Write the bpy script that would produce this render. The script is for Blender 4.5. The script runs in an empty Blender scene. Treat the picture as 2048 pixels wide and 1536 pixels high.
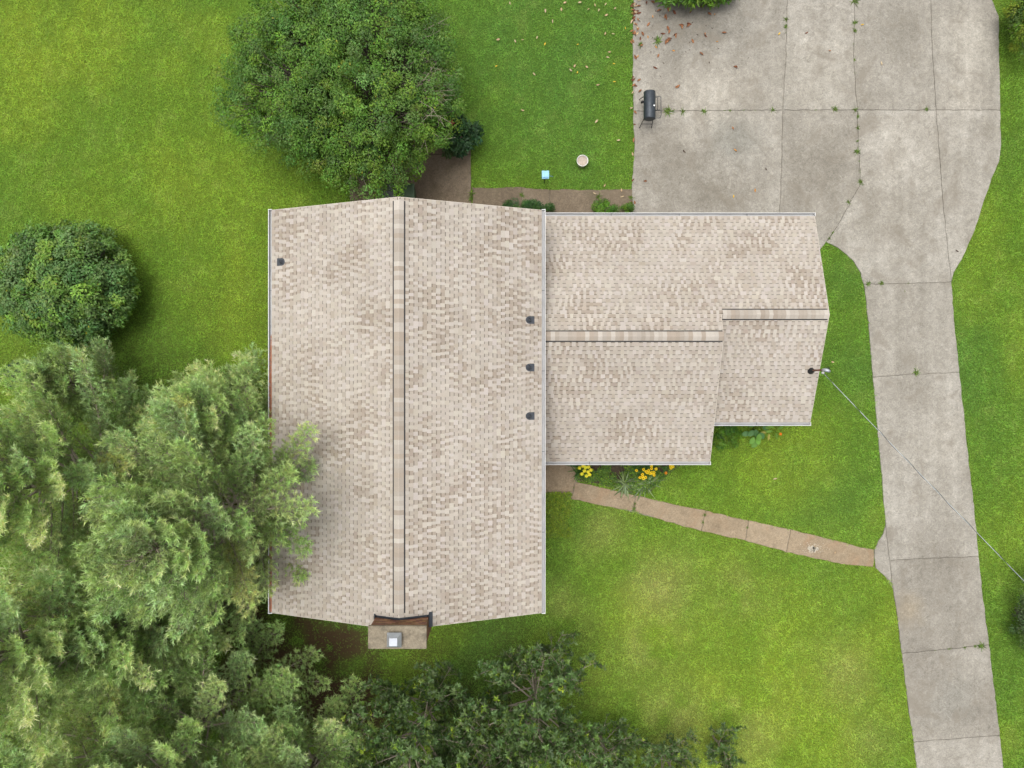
import bpy, bmesh, math, random
import numpy as np
from mathutils import Vector

# ------------------------------------------------------------------ camera, sky, sun, exposure
HC, FPX = 28.0, 1420.0            # camera height over the ground (m), focal length in photo pixels
sc = bpy.context.scene
col = sc.collection
cam = bpy.data.cameras.new("camera"); cam_o = bpy.data.objects.new("camera", cam); col.objects.link(cam_o)
cam_o.location = (0, 0, HC); cam_o.rotation_euler = (0, 0, 0)
cam.sensor_fit = 'HORIZONTAL'; cam.sensor_width = 36.0; cam.lens = 36.0*FPX/2048.0
cam.clip_start = 0.1; cam.clip_end = 2000
sc.camera = cam_o

SUN_EL, SUN_AZ = math.radians(79), math.radians(-50)     # soft light from the north-west (image top left)
w = bpy.data.worlds.new("World"); sc.world = w; w.use_nodes = True
nt = w.node_tree; nt.nodes.clear()
sky = nt.nodes.new("ShaderNodeTexSky"); sky.sky_type = 'NISHITA'; sky.sun_disc = False
sky.sun_elevation = SUN_EL; sky.sun_rotation = SUN_AZ
sky.air_density = 1.0; sky.dust_density = 6.0; sky.ozone_density = 1.0
hs = nt.nodes.new("ShaderNodeHueSaturation"); hs.inputs["Saturation"].default_value = 0.18
bg = nt.nodes.new("ShaderNodeBackground"); bg.inputs["Strength"].default_value = 0.15
wo = nt.nodes.new("ShaderNodeOutputWorld")
nt.links.new(sky.outputs[0], hs.inputs["Color"]); nt.links.new(hs.outputs[0], bg.inputs[0]); nt.links.new(bg.outputs[0], wo.inputs[0])
sl = bpy.data.lights.new("sun", 'SUN'); sl.energy = 0.9; sl.angle = math.radians(35); sl.color = (1.0, 0.97, 0.92)
so = bpy.data.objects.new("sun", sl); col.objects.link(so)
sd = Vector((math.sin(SUN_AZ)*math.cos(SUN_EL), math.cos(SUN_AZ)*math.cos(SUN_EL), math.sin(SUN_EL)))
so.rotation_euler = sd.to_track_quat('Z', 'Y').to_euler(); so.location = (0, 0, 60)
sc.view_settings.view_transform = 'Standard'; sc.view_settings.look = 'None'
sc.view_settings.gamma = 1.0; sc.view_settings.use_curve_mapping = False
sc.view_settings.exposure = 0.65

# ------------------------------------------------------------------ helpers
random.seed(4)
def P(px, py, z=0.0):
    """the place a height z over the ground that the photograph shows at (px, py)"""
    k = (HC-z)/FPX
    return ((px-1024)*k, (768-py)*k, z)
def PX(px, z): return (px-1024)*(HC-z)/FPX
def PY(py, z): return (768-py)*(HC-z)/FPX

def tag(o, label=None, cat=None, group=None, kind=None):
    if label: o["label"] = label
    if cat: o["category"] = cat
    if group: o["group"] = group
    if kind: o["kind"] = kind
    return o
def empty(name, loc=(0, 0, 0), label=None, cat=None, group=None, kind=None):
    o = bpy.data.objects.new(name, None); col.objects.link(o); o.location = loc
    o.empty_display_size = 0.2
    return tag(o, label, cat, group, kind)
def link(name, me, parent=None, loc=None):
    o = bpy.data.objects.new(name, me); col.objects.link(o)
    if parent is not None:
        o.parent = parent
        if loc is None:
            pl = Vector((0, 0, 0)); q = parent
            while q is not None: pl += Vector(q.location); q = q.parent
            o.location = -pl            # mesh data in world coordinates
    if loc is not None: o.location = loc
    return o

def mesh_np(name, V, F, mats, colors=None, smooth=False):
    """V (n,3); F list of index arrays (m,3) or (m,4); colors (n,3) linear"""
    me = bpy.data.meshes.new(name)
    V = np.asarray(V, np.float32)
    Fs = [np.asarray(f, np.int32) for f in (F if isinstance(F, list) else [F]) if len(f)]
    me.vertices.add(len(V)); me.vertices.foreach_set("co", V.ravel())
    nl = sum(f.size for f in Fs); npoly = sum(len(f) for f in Fs)
    me.loops.add(nl); me.polygons.add(npoly)
    me.loops.foreach_set("vertex_index", np.concatenate([f.ravel() for f in Fs]))
    starts = []; tot = []; s = 0
    for f in Fs:
        k = f.shape[1]; starts.append(s+np.arange(len(f))*k); tot.append(np.full(len(f), k)); s += f.size
    me.polygons.foreach_set("loop_start", np.concatenate(starts).astype(np.int32))
    if smooth: me.polygons.foreach_set("use_smooth", np.ones(npoly, bool))
    if colors is not None:
        a = me.attributes.new("Col", 'FLOAT_COLOR', 'POINT')
        c = np.ones((len(V), 4), np.float32); c[:, :3] = colors
        a.data.foreach_set("color", c.ravel())
    me.update(calc_edges=True)
    for m in (mats if isinstance(mats, (list, tuple)) else [mats]): me.materials.append(m)
    return me

class MB:
    """collects small pieces into one mesh"""
    def __init__(s): s.v = []; s.f = []; s.c = []
    def add(s, vs, fs, c=None):
        b = len(s.v); s.v += [tuple(p) for p in vs]; s.f += [tuple(i+b for i in f) for f in fs]
        s.c += [tuple(c) if c is not None else (1, 1, 1)]*len(vs)
        return s
    def box(s, x0, x1, y0, y1, z0, z1, c=None):
        return s.add([(x0,y0,z0),(x1,y0,z0),(x1,y1,z0),(x0,y1,z0),(x0,y0,z1),(x1,y0,z1),(x1,y1,z1),(x0,y1,z1)],
                     [(3,2,1,0),(4,5,6,7),(0,1,5,4),(1,2,6,5),(2,3,7,6),(3,0,4,7)], c)
    def tube(s, pts, rad, n=6, c=None, cap=True, squash=None):
        pts = [Vector(p) for p in pts]; rad = list(rad) if hasattr(rad, '__len__') else [rad]*len(pts)
        vs = []; up = Vector((0, 0, 1))
        ref = None
        for i, p in enumerate(pts):
            t = (pts[min(i+1, len(pts)-1)]-pts[max(i-1, 0)])
            t = t.normalized() if t.length > 1e-9 else Vector((0, 0, 1))
            if ref is None: ref = t.cross(up) if abs(t.z) < .95 else t.cross(Vector((1, 0, 0)))
            a = (ref-t*ref.dot(t))
            a = a.normalized() if a.length > 1e-6 else t.orthogonal().normalized()
            ref = a; b = t.cross(a)
            for k in range(n):
                an = 2*math.pi*k/n
                vs.append(p+(a*math.cos(an)+b*math.sin(an))*rad[i])
        fs = []
        for i in range(len(pts)-1):
            for k in range(n):
                fs.append((i*n+k, i*n+(k+1) % n, (i+1)*n+(k+1) % n, (i+1)*n+k))
        if cap: fs += [tuple(range(n))[::-1], tuple((len(pts)-1)*n+k for k in range(n))]
        return s.add(vs, fs, c)
    def lathe(s, prof, n=24, ctr=(0, 0, 0), c=None, cap0=True, cap1=True):
        vs = []
        for r, z in prof:
            for k in range(n):
                an = 2*math.pi*k/n; vs.append((ctr[0]+r*math.cos(an), ctr[1]+r*math.sin(an), ctr[2]+z))
        fs = [(i*n+k, i*n+(k+1) % n, (i+1)*n+(k+1) % n, (i+1)*n+k) for i in range(len(prof)-1) for k in range(n)]
        if cap0: fs.append(tuple(range(n))[::-1])
        if cap1: fs.append(tuple((len(prof)-1)*n+k for k in range(n)))
        return s.add(vs, fs, c)
    def mesh(s, name, mat, smooth=False):
        me = bpy.data.meshes.new(name); me.from_pydata(s.v, [], s.f)
        a = me.attributes.new("Col", 'FLOAT_COLOR', 'POINT')
        cc = np.ones((len(s.v), 4), np.float32)
        if s.v: cc[:, :3] = np.array(s.c)
        a.data.foreach_set("color", cc.ravel())
        if smooth:
            for p in me.polygons: p.use_smooth = True
        me.materials.append(mat); me.update()
        return me
    def build(s, name, mat, parent=None, smooth=False, loc=None):
        return link(name, s.mesh(name, mat, smooth), parent, loc)

def unit(a): return a/np.maximum(np.linalg.norm(a, axis=-1, keepdims=True), 1e-9)

# value noise, for where the lawn is lush, yellow or bare
_R = np.random.RandomState(11).rand(256, 256)
def vnoise(x, y):
    xi = np.floor(x).astype(int); yi = np.floor(y).astype(int); fx = x-xi; fy = y-yi
    fx = fx*fx*(3-2*fx); fy = fy*fy*(3-2*fy)
    g = lambda a, b: _R[a % 256, b % 256]
    return (g(xi, yi)*(1-fx)+g(xi+1, yi)*fx)*(1-fy)+(g(xi, yi+1)*(1-fx)+g(xi+1, yi+1)*fx)*fy
def fbm(x, y, s, o=4, seed=0):
    r = 0; a = .5; t = 0
    for i in range(o):
        r = r+a*vnoise(x/s+seed*17.3+i*5.1, y/s+seed*9.7-i*3.3); t += a; a *= .55; s *= .5
    return r/t
def sstep(a, b, x):
    t = np.clip((x-a)/(b-a), 0, 1); return t*t*(3-2*t)
def in_poly(x, y, poly):
    r = np.zeros(x.shape, bool); n = len(poly)
    for i in range(n):
        x0, y0 = poly[i][:2]; x1, y1 = poly[(i+1) % n][:2]
        if y0 == y1: continue
        c = ((y0 > y) != (y1 > y)) & (x < (x1-x0)*(y-y0)/(y1-y0)+x0)
        r ^= c
    return r

# ------------------------------------------------------------------ materials
def mat(name):
    m = bpy.data.materials.new(name); m.use_nodes = True
    n = m.node_tree; b = n.nodes["Principled BSDF"]
    return m, n, b
def N(n, t, **kw):
    x = n.nodes.new(t)
    for k, v in kw.items(): setattr(x, k, v)
    return x
def ramp(n, pts):
    r = N(n, "ShaderNodeValToRGB"); e = r.color_ramp.elements
    e[0].position, e[0].color = pts[0][0], (*pts[0][1], 1)
    e[1].position, e[1].color = pts[-1][0], (*pts[-1][1], 1)
    for p, c in pts[1:-1]:
        k = e.new(p); k.color = (*c, 1)
    return r
def noise(n, vec, scale, detail=4, rough=.55, dist=0.0):
    t = N(n, "ShaderNodeTexNoise"); t.inputs["Scale"].default_value = scale; t.inputs["Detail"].default_value = detail
    t.inputs["Roughness"].default_value = rough; t.inputs["Distortion"].default_value = dist
    n.links.new(vec, t.inputs["Vector"]); return t
def mixc(n, mode, fac, a, b):
    m = N(n, "ShaderNodeMix", data_type='RGBA', blend_type=mode)
    for i, v in ((0, fac), (6, a), (7, b)):
        if hasattr(v, 'links'): n.links.new(v, m.inputs[i])
        elif i == 0: m.inputs[0].default_value = v
        else: m.inputs[i].default_value = (*v, 1)
    return m.outputs[2]
def bump(n, b, h, strength=.3, dist=.01):
    k = N(n, "ShaderNodeBump"); k.inputs["Strength"].default_value = strength; k.inputs["Distance"].default_value = dist
    n.links.new(h, k.inputs["Height"]); n.links.new(k.outputs[0], b.inputs["Normal"])

def plain(name, c, rough=.6, metal=0., var=.12, scale=6., spec=.4):
    m, n, b = mat(name); tc = N(n, "ShaderNodeTexCoord")
    t = noise(n, tc.outputs["Object"], scale, 5, .65)
    lo = tuple(x*(1-var) for x in c); hi = tuple(min(1, x*(1+var)) for x in c)
    r = ramp(n, [(.3, lo), (.7, hi)]); n.links.new(t.outputs[0], r.inputs[0]); n.links.new(r.outputs[0], b.inputs["Base Color"])
    b.inputs["Roughness"].default_value = rough; b.inputs["Metallic"].default_value = metal
    b.inputs["Specular IOR Level"].default_value = spec
    return m
def foliage(name, rough=.55, trans=.3, spec=.35):
    m, n, b = mat(name)
    a = N(n, "ShaderNodeAttribute", attribute_name="Col")
    n.links.new(a.outputs["Color"], b.inputs["Base Color"])
    b.inputs["Roughness"].default_value = rough; b.inputs["Specular IOR Level"].default_value = spec
    tr = N(n, "ShaderNodeBsdfTranslucent")
    tc = mixc(n, 'MULTIPLY', 1.0, a.outputs["Color"], (1.15, 1.1, .55)); n.links.new(tc, tr.inputs["Color"])
    mx = N(n, "ShaderNodeMixShader"); mx.inputs[0].default_value = trans
    n.links.new(b.outputs[0], mx.inputs[1]); n.links.new(tr.outputs[0], mx.inputs[2])
    n.links.new(mx.outputs[0], n.nodes["Material Output"].inputs["Surface"])
    return m
def concrete(name, dark, mid, light, stain=None, stain_amt=.0, seed=0., streak=0., spots=()):
    m, n, b = mat(name); tc = N(n, "ShaderNodeTexCoord"); oi = N(n, "ShaderNodeObjectInfo")
    mp = N(n, "ShaderNodeMapping"); mp.inputs["Location"].default_value = (seed*3.1, seed*7.7, seed)
    n.links.new(tc.outputs["Object"], mp.inputs["Vector"]); v = mp.outputs[0]
    big = noise(n, v, .55, 5, .6, .6)
    med = noise(n, v, 2.6, 6, .7, 1.2)
    fine = noise(n, v, 9., 6, .8, 1.8)
    speck = noise(n, v, 70., 2, .6)
    r = ramp(n, [(.28, dark), (.5, mid), (.74, light)])
    ad = N(n, "ShaderNodeMath", operation='MULTIPLY_ADD'); n.links.new(med.outputs[0], ad.inputs[0]); ad.inputs[1].default_value = .55
    ml = N(n, "ShaderNodeMath", operation='MULTIPLY'); n.links.new(big.outputs[0], ml.inputs[0]); ml.inputs[1].default_value = .45
    n.links.new(ml.outputs[0], ad.inputs[2])
    jt = N(n, "ShaderNodeMath", operation='MULTIPLY_ADD'); n.links.new(oi.outputs["Random"], jt.inputs[0]); jt.inputs[1].default_value = .13; n.links.new(ad.outputs[0], jt.inputs[2])
    sb = N(n, "ShaderNodeMath", operation='SUBTRACT'); n.links.new(jt.outputs[0], sb.inputs[0]); sb.inputs[1].default_value = .065
    n.links.new(sb.outputs[0], r.inputs[0]); c = r.outputs[0]
    rf = ramp(n, [(.34, (.66, .655, .64)), (.5, (1, 1, 1)), (.66, (1.36, 1.35, 1.31))]); n.links.new(fine.outputs[0], rf.inputs[0])
    c = mixc(n, 'MULTIPLY', .9, c, rf.outputs[0])
    rs = ramp(n, [(.35, (.8, .8, .78)), (.6, (1.1, 1.1, 1.1))]); n.links.new(speck.outputs[0], rs.inputs[0])
    c = mixc(n, 'MULTIPLY', .6, c, rs.outputs[0])
    if streak:
        m2 = N(n, "ShaderNodeMapping"); m2.inputs["Scale"].default_value = (1.6, .09, 1); m2.inputs["Rotation"].default_value = (0, 0, -.11)
        n.links.new(tc.outputs["Object"], m2.inputs["Vector"])
        st = noise(n, m2.outputs[0], 1.0, 4, .6)
        rr = ramp(n, [(.36, (.84, .83, .82)), (.6, (1.14, 1.14, 1.15))]); n.links.new(st.outputs[0], rr.inputs[0])
        c = mixc(n, 'MULTIPLY', streak, c, rr.outputs[0])
    if spots:
        wob = noise(n, tc.outputs["Object"], 1.3, 4, .7)
        for px, py, rad, cm, am in spots:
            dn = N(n, "ShaderNodeVectorMath", operation='DISTANCE'); n.links.new(tc.outputs["Object"], dn.inputs[0]); dn.inputs[1].default_value = (*P(px, py)[:2], .05)
            q1 = N(n, "ShaderNodeMath", operation='MULTIPLY_ADD'); n.links.new(wob.outputs[0], q1.inputs[0]); q1.inputs[1].default_value = 1.6*rad/50.7; n.links.new(dn.outputs["Value"], q1.inputs[2])
            mr = N(n, "ShaderNodeMapRange", interpolation_type='SMOOTHSTEP'); mr.inputs["From Min"].default_value = rad/50.7*2.1; mr.inputs["From Max"].default_value = rad/50.7*.9
            mr.inputs["To Min"].default_value = 0; mr.inputs["To Max"].default_value = am; n.links.new(q1.outputs[0], mr.inputs["Value"])
            c = mixc(n, 'MULTIPLY', mr.outputs[0], c, cm)
    if stain:
        sn = noise(n, v, .9, 5, .65, .8)
        r3 = ramp(n, [(.52, (0, 0, 0)), (.68, (1, 1, 1))]); n.links.new(sn.outputs[0], r3.inputs[0])
        mm = N(n, "ShaderNodeMath", operation='MULTIPLY'); n.links.new(r3.outputs[0], mm.inputs[0]); mm.inputs[1].default_value = stain_amt
        c = mixc(n, 'MIX', mm.outputs[0], c, stain)
    n.links.new(c, b.inputs["Base Color"]); b.inputs["Roughness"].default_value = .9; b.inputs["Specular IOR Level"].default_value = .2
    bump(n, b, fine.outputs[0], .35, .006)
    return m

M = {}
M['leaf'] = foliage('leaf_green'); M['gloss_leaf'] = foliage('leaf_glossy', .48, .25, .4)
M['needle'] = foliage('pine_needle', .5, .4, .35); M['grass'] = foliage('grass_blade', .6, .35, .25)
M['petal'] = foliage('flower_petal', .6, .3, .2)
M['bark'] = plain('bark_brown', (.13, .11, .085), .9, 0, .4, 9)
M['pale_bark'] = plain('bark_pale', (.26, .22, .17), .9, 0, .3, 9)
M['white'] = plain('gutter_white', (.52, .52, .51), .4, 0, .05, 3)
M['gutter_in'] = plain('gutter_grey', (.30, .30, .30), .6, 0, .12, 2.2)
M['trim'] = plain('drip_edge_cream', (.55, .5, .42), .5, 0, .06, 3)
M['brick_wall'] = plain('wall_brick_red', (.23, .1, .065), .85, 0, .3, 14)
M['siding'] = plain('siding_white', (.6, .58, .53), .6, 0, .05, 3)
M['flash'] = plain('flashing_dark', (.035, .04, .048), .45, .3, .2, 5)
M['lead'] = plain('vent_lead_grey', (.045, .05, .058), .5, .2, .25, 12)
M['black'] = plain('rubber_black', (.012, .012, .013), .6, 0, .2, 12)
M['rust'] = plain('rust_brown', (.13, .06, .038), .75, .2, .35, 14)
M['cap_metal'] = plain('cap_galvanised', (.34, .36, .39), .35, .4, .1, 5)
M['barrel'] = plain('grill_black_steel', (.034, .042, .05), .48, .3, .35, 7)
M['debris'] = plain('pine_straw', (.3, .105, .05), .9, 0, .4, 20)
M['bucket'] = plain('bucket_white', (.6, .595, .56), .45, 0, .04, 5)
M['sand'] = plain('bucket_fill', (.34, .285, .235), .9, 0, .25, 16)
M['blue'] = plain('feeder_blue', (.22, .46, .6), .5, 0, .2, 9)
M['blue_dark'] = plain('feeder_blue_deep', (.10, .27, .42), .5, 0, .15, 9)
M['bin_grey'] = plain('bin_grey', (.075, .085, .08), .5, 0, .15, 6)
M['bin_green'] = plain('bin_green', (.045, .085, .04), .5, 0, .2, 6)
M['cable'] = plain('cable_aluminium', (.34, .37, .38), .4, .4, .3, 1.2)
M['crown'] = concrete('chimney_concrete', (.10, .084, .06), (.195, .165, .12), (.29, .255, .19), (.075, .065, .05), .75, 5)
M['drive'] = concrete('driveway_concrete', (.168, .154, .129), (.230, .214, .183), (.325, .308, .272), (.165, .145, .115), .6, 1, .5, [(1400, 45, 130, (.66, .66, .66), .9), (1935, 75, 75, (1.38, 1.39, 1.4), .9), (1930, 190, 60, (1.3, 1.3, 1.3), .7), (1465, 280, 60, (.70, .72, .72), .9), (1420, 180, 110, (1.22, 1.21, 1.19), .7),
   (1350, 340, 100, (.78, .77, .75), .9), (1450, 395, 60, (.80, .79, .77), .8), (1640, 330, 80, (.84, .83, .81), .8), (1760, 430, 90, (.88, .87, .85), .8), (1900, 330, 50, (.82, .81, .79), .8), (1640, 150, 110, (1.16, 1.16, 1.15), .7), (1800, 290, 90, (1.16, 1.16, 1.16), .7), (1780, 60, 60, (.85, .85, .84), .8), (1870, 1100, 60, (.84, .83, .82), .9), (1840, 1325, 50, (.78, .77, .76), .9), (1905, 1400, 60, (.88, .9, .91), .9), (1815, 1220, 40, (1.05, .96, .82), .8), (1960, 1440, 45, (.82, .81, .80), .8), (1880, 880, 70, (1.14, 1.14, 1.14), .7), (1980, 260, 40, (.86, .85, .83), .8)])
M['path'] = concrete('path_concrete', (.18, .138, .090), (.245, .192, .130), (.305, .25, .178), (.24, .15, .085), .4, 2)
M['walk'] = concrete('walk_concrete', (.09, .07, .047), (.138, .108, .075), (.20, .162, .118), (.085, .072, .042), .5, 3)
M['soil'] = plain('soil_dark', (.05, .036, .022), .95, 0, .45, 11)
M['seam'] = plain('joint_soil', (.19, .172, .135), .95, 0, .45, 6)
M['spall'] = plain('spalled_plaster', (.36, .325, .26), .9, 0, .15, 20)

def m_shingle():
    m, n, b = mat('asphalt_shingle'); tc = N(n, "ShaderNodeTexCoord")
    a = N(n, "ShaderNodeAttribute", attribute_name="Col")
    g = noise(n, tc.outputs["Object"], 90., 3, .7)
    r = ramp(n, [(.3, (.82, .82, .82)), (.7, (1.16, 1.15, 1.14))]); n.links.new(g.outputs[0], r.inputs[0])
    c = mixc(n, 'MULTIPLY', 1., a.outputs["Color"], r.outputs[0])
    g2 = noise(n, tc.outputs["Object"], .35, 4, .6)
    r2 = ramp(n, [(.3, (.93, .925, .915)), (.7, (1.05, 1.05, 1.05))]); n.links.new(g2.outputs[0], r2.inputs[0])
    c = mixc(n, 'MULTIPLY', 1., c, r2.outputs[0])
    n.links.new(c, b.inputs["Base Color"]); b.inputs["Roughness"].default_value = .92; b.inputs["Specular IOR Level"].default_value = .15
    return m
M['shingle'] = m_shingle()
def m_ground():
    m, n, b = mat('lawn_soil'); tc = N(n, "ShaderNodeTexCoord")
    a = N(n, "ShaderNodeAttribute", attribute_name="Col")
    g = noise(n, tc.outputs["Object"], 14., 5, .75)
    r = ramp(n, [(.3, (.5, .5, .5)), (.7, (1.25, 1.2, 1.1))]); n.links.new(g.outputs[0], r.inputs[0])
    c = mixc(n, 'MULTIPLY', 1., a.outputs["Color"], r.outputs[0])
    n.links.new(c, b.inputs["Base Color"]); b.inputs["Roughness"].default_value = .95; b.inputs["Specular IOR Level"].default_value = .1
    bump(n, b, g.outputs[0], .5, .02)
    return m
M['ground'] = m_ground()
def m_attr(name, rough=.8):
    m, n, b = mat(name); tc = N(n, "ShaderNodeTexCoord")
    a = N(n, "ShaderNodeAttribute", attribute_name="Col")
    g = noise(n, tc.outputs["Object"], 30., 4, .7)
    r = ramp(n, [(.3, (.75, .75, .75)), (.7, (1.2, 1.2, 1.2))]); n.links.new(g.outputs[0], r.inputs[0])
    n.links.new(mixc(n, 'MULTIPLY', 1., a.outputs["Color"], r.outputs[0]), b.inputs["Base Color"])
    b.inputs["Roughness"].default_value = rough; b.inputs["Specular IOR Level"].default_value = .2
    return m
M['brick'] = m_attr('chimney_brick', .9); M['dry_leaf'] = m_attr('dry_leaf', .8)

# ------------------------------------------------------------------ ground colours
def blobs(x, y, lst):
    r = np.zeros_like(x)
    for px, py, rad, a in lst:
        cx, cy, _ = P(px, py); R = rad*HC/FPX
        r = np.maximum(r, a*np.exp(-((x-cx)**2+(y-cy)**2)/(R*R)))
    return r
YEL = [(90, 60, 190, .7), (200, 420, 150, .45), (330, 330, 140, .4), (330, 150, 160, .35), (1570, 930, 110, 1.), (1480, 1320, 300, .9), (1290, 1270, 120, .7), (1640, 1450, 130, .7),
       (430, 560, 120, .5), (1290, 1400, 150, .6), (1700, 1250, 110, .5), (2000, 1080, 90, .5)]
TAN = [(1320, 1180, 75, .65), (1305, 1290, 60, .6), (1480, 1180, 60, .45), (1690, 1350, 70, .5), (1340, 1450, 90, .55), (1200, 1060, 60, .45), (1480, 1470, 90, .45), (1130, 1230, 70, .3), (1740, 1480, 60, .3)]
DIRT = [(620, 1290, 130, 1.2), (690, 1390, 120, 1.1), (650, 1250, 70, 1.), (480, 1230, 90, 1.), (330, 840, 80, .8), (400, 870, 80, .7), (120, 830, 120, .7), (560, 1000, 120, .9), (480, 780, 60, .45), (830, 1330, 110, .35),
        (1000, 1450, 200, .5), (300, 1200, 400, .9)]
DEEP = [(1100, 120, 230, .75), (1180, 330, 110, .55), (1030, 1130, 130, .7), (1650, 980, 120, .6), (1950, 720, 160, .6), (1990, 1330, 160, .5), (1690, 720, 110, .55), (1690, 560, 70, .7),
        (720, 1290, 160, .8), (950, 1290, 170, .7), (1120, 1020, 90, .5), (1400, 1120, 110, .4), (60, 560, 180, .3), (250, 700, 160, .5), (1600, 1230, 90, .4)]
def lawn_col(x, y):
    n1 = fbm(x, y, 3.2, 4, 1); n2 = fbm(x, y, 1.3, 4, 2); n3 = fbm(x, y, 5.5, 3, 3); n4 = fbm(x, y, .55, 3, 4)
    base = np.array([.155, .282, .028]); yel = np.array([.262, .372, .036]); deep = np.array([.120, .248, .038]); tan = np.array([.36, .36, .12])
    c = np.ones(x.shape+(3,))*base
    d = np.clip(sstep(.5, .72, n3)*.35+blobs(x, y, DEEP)*(.45+n2), 0, 1)[..., None]
    c = c*(1-d)+deep*d
    k = np.clip(sstep(.45, .7, n1)*.4+blobs(x, y, YEL)*(.25+1.3*n2)*.85, 0, 1)[..., None]
    c = c*(1-k)+yel*k
    t = np.clip(blobs(x, y, TAN)*sstep(.25, .55, n2)*.9+.12*sstep(.6, .8, n4), 0, .8)[..., None]
    c = c*(1-t)+tan*t
    return c*(.89+.22*n4[..., None])
def dirt_amt(x, y):
    return np.clip(blobs(x, y, DIRT)*sstep(.25, .6, fbm(x, y, 1.1, 4, 6))*1.4, 0, 1)

# ------------------------------------------------------------------ hard surfaces: outlines in photograph pixels, laid on the ground
DRIVE = {
 'a': [(1268,-60),(1575,-60),(1571,110),(1565,221),(1266,223),(1265,100)],
 'b': [(1266,223),(1565,221),(1562,330),(1556,500),(1270,500),(1263,380),(1268,300)],
 'c': [(1575,-60),(1707,-60),(1708,60),(1706,110),(1713,221),(1565,221),(1571,110)],
 'd': [(1565,221),(1713,221),(1716,300),(1721,368),(1700,405),(1672,455),(1652,484),(1640,500),(1556,500),(1562,330)],
 'e': [(1707,-60),(1859,-60),(1863,90),(1871,221),(1713,221),(1706,110),(1708,60)],
 'f': [(1713,221),(1871,221),(1886,420),(1902,564),(1810,567),(1727,569),(1720,545),(1705,522),(1685,503),(1665,491),(1652,484),(1672,455),(1700,405),(1721,368),(1716,300)],
 'g': [(1859,-60),(1965,-60),(1982,-2),(1991,22),(1996,34),(1998,150),(1999,221),(1871,221),(1863,90)],
 'h': [(1871,221),(1999,221),(2001,290),(1997,325),(1985,350),(1965,410),(1945,470),(1922,520),(1907,545),(1902,564),(1886,420)],
 'i': [(1727,569),(1810,567),(1902,564),(1907,640),(1918,745),(1830,748),(1745,755),(1737,660)],
 'j': [(1745,755),(1830,748),(1918,745),(1932,880),(1947,1010),(1956,1112),(1860,1116),(1778,1120),(1770,1050),(1763,960),(1754,860)],
 'k': [(1770,1050),(1778,1120),(1783,1165),(1766,1150),(1750,1135),(1747,1115),(1748,1098),(1756,1082),(1765,1066)],
 'l': [(1778,1120),(1860,1116),(1956,1112),(1966,1200),(1977,1288),(1890,1298),(1802,1306),(1795,1250),(1787,1190),(1783,1165)],
 'm': [(1802,1306),(1890,1298),(1977,1288),(1988,1380),(1999,1470),(1910,1476),(1826,1483),(1814,1400)],
 'n': [(1826,1483),(1910,1476),(1999,1470),(2008,1560),(2018,1660),(1846,1660),(1836,1570)],
}
PATH = {
 'a': [(1080,900),(1150,900),(1152,963),(1140,998),(1110,990),(1080,984)],
 'b': [(1152,963),(1210,976),(1271,990),(1267,1022),(1200,1010),(1140,998)],
 'c': [(1271,990),(1340,1006),(1411,1021),(1402,1062),(1330,1042),(1267,1022)],
 'd': [(1411,1021),(1497,1040),(1489,1081),(1402,1062)],
 'e': [(1497,1040),(1580,1058),(1573,1104),(1489,1081)],
 'f': [(1580,1058),(1660,1078),(1747,1099),(1746,1134),(1690,1129),(1630,1117),(1573,1104)],
}
WALK = {
 'a': [(944,376),(1044,375),(1042,470),(944,470)],
 'b': [(1044,375),(1100,379),(1099,470),(1042,470)],
 'c': [(1100,379),(1200,380),(1265,379),(1266,470),(1099,470)],
}
PATIO = {'a': [(700,310),(942,310),(943,470),(700,470)], 'b': [(700,262),(940,262),(942,310),(700,310)]}
def wpoly(l): return [P(x, y)[:2] for x, y in l]
HARD = [wpoly(p) for d in (DRIVE, PATH, WALK, PATIO) for p in d.values()]
HOUSE_MAIN = [(-7.5, -7.25), (.58, -7.25), (.58, 5.45), (-7.5, 5.45)]
HOUSE_WING = [(.58, -2.3), (6.8, -2.3), (6.8, -.95), (10.4, -.95), (10.4, 5.5), (.58, 5.5)]

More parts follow.
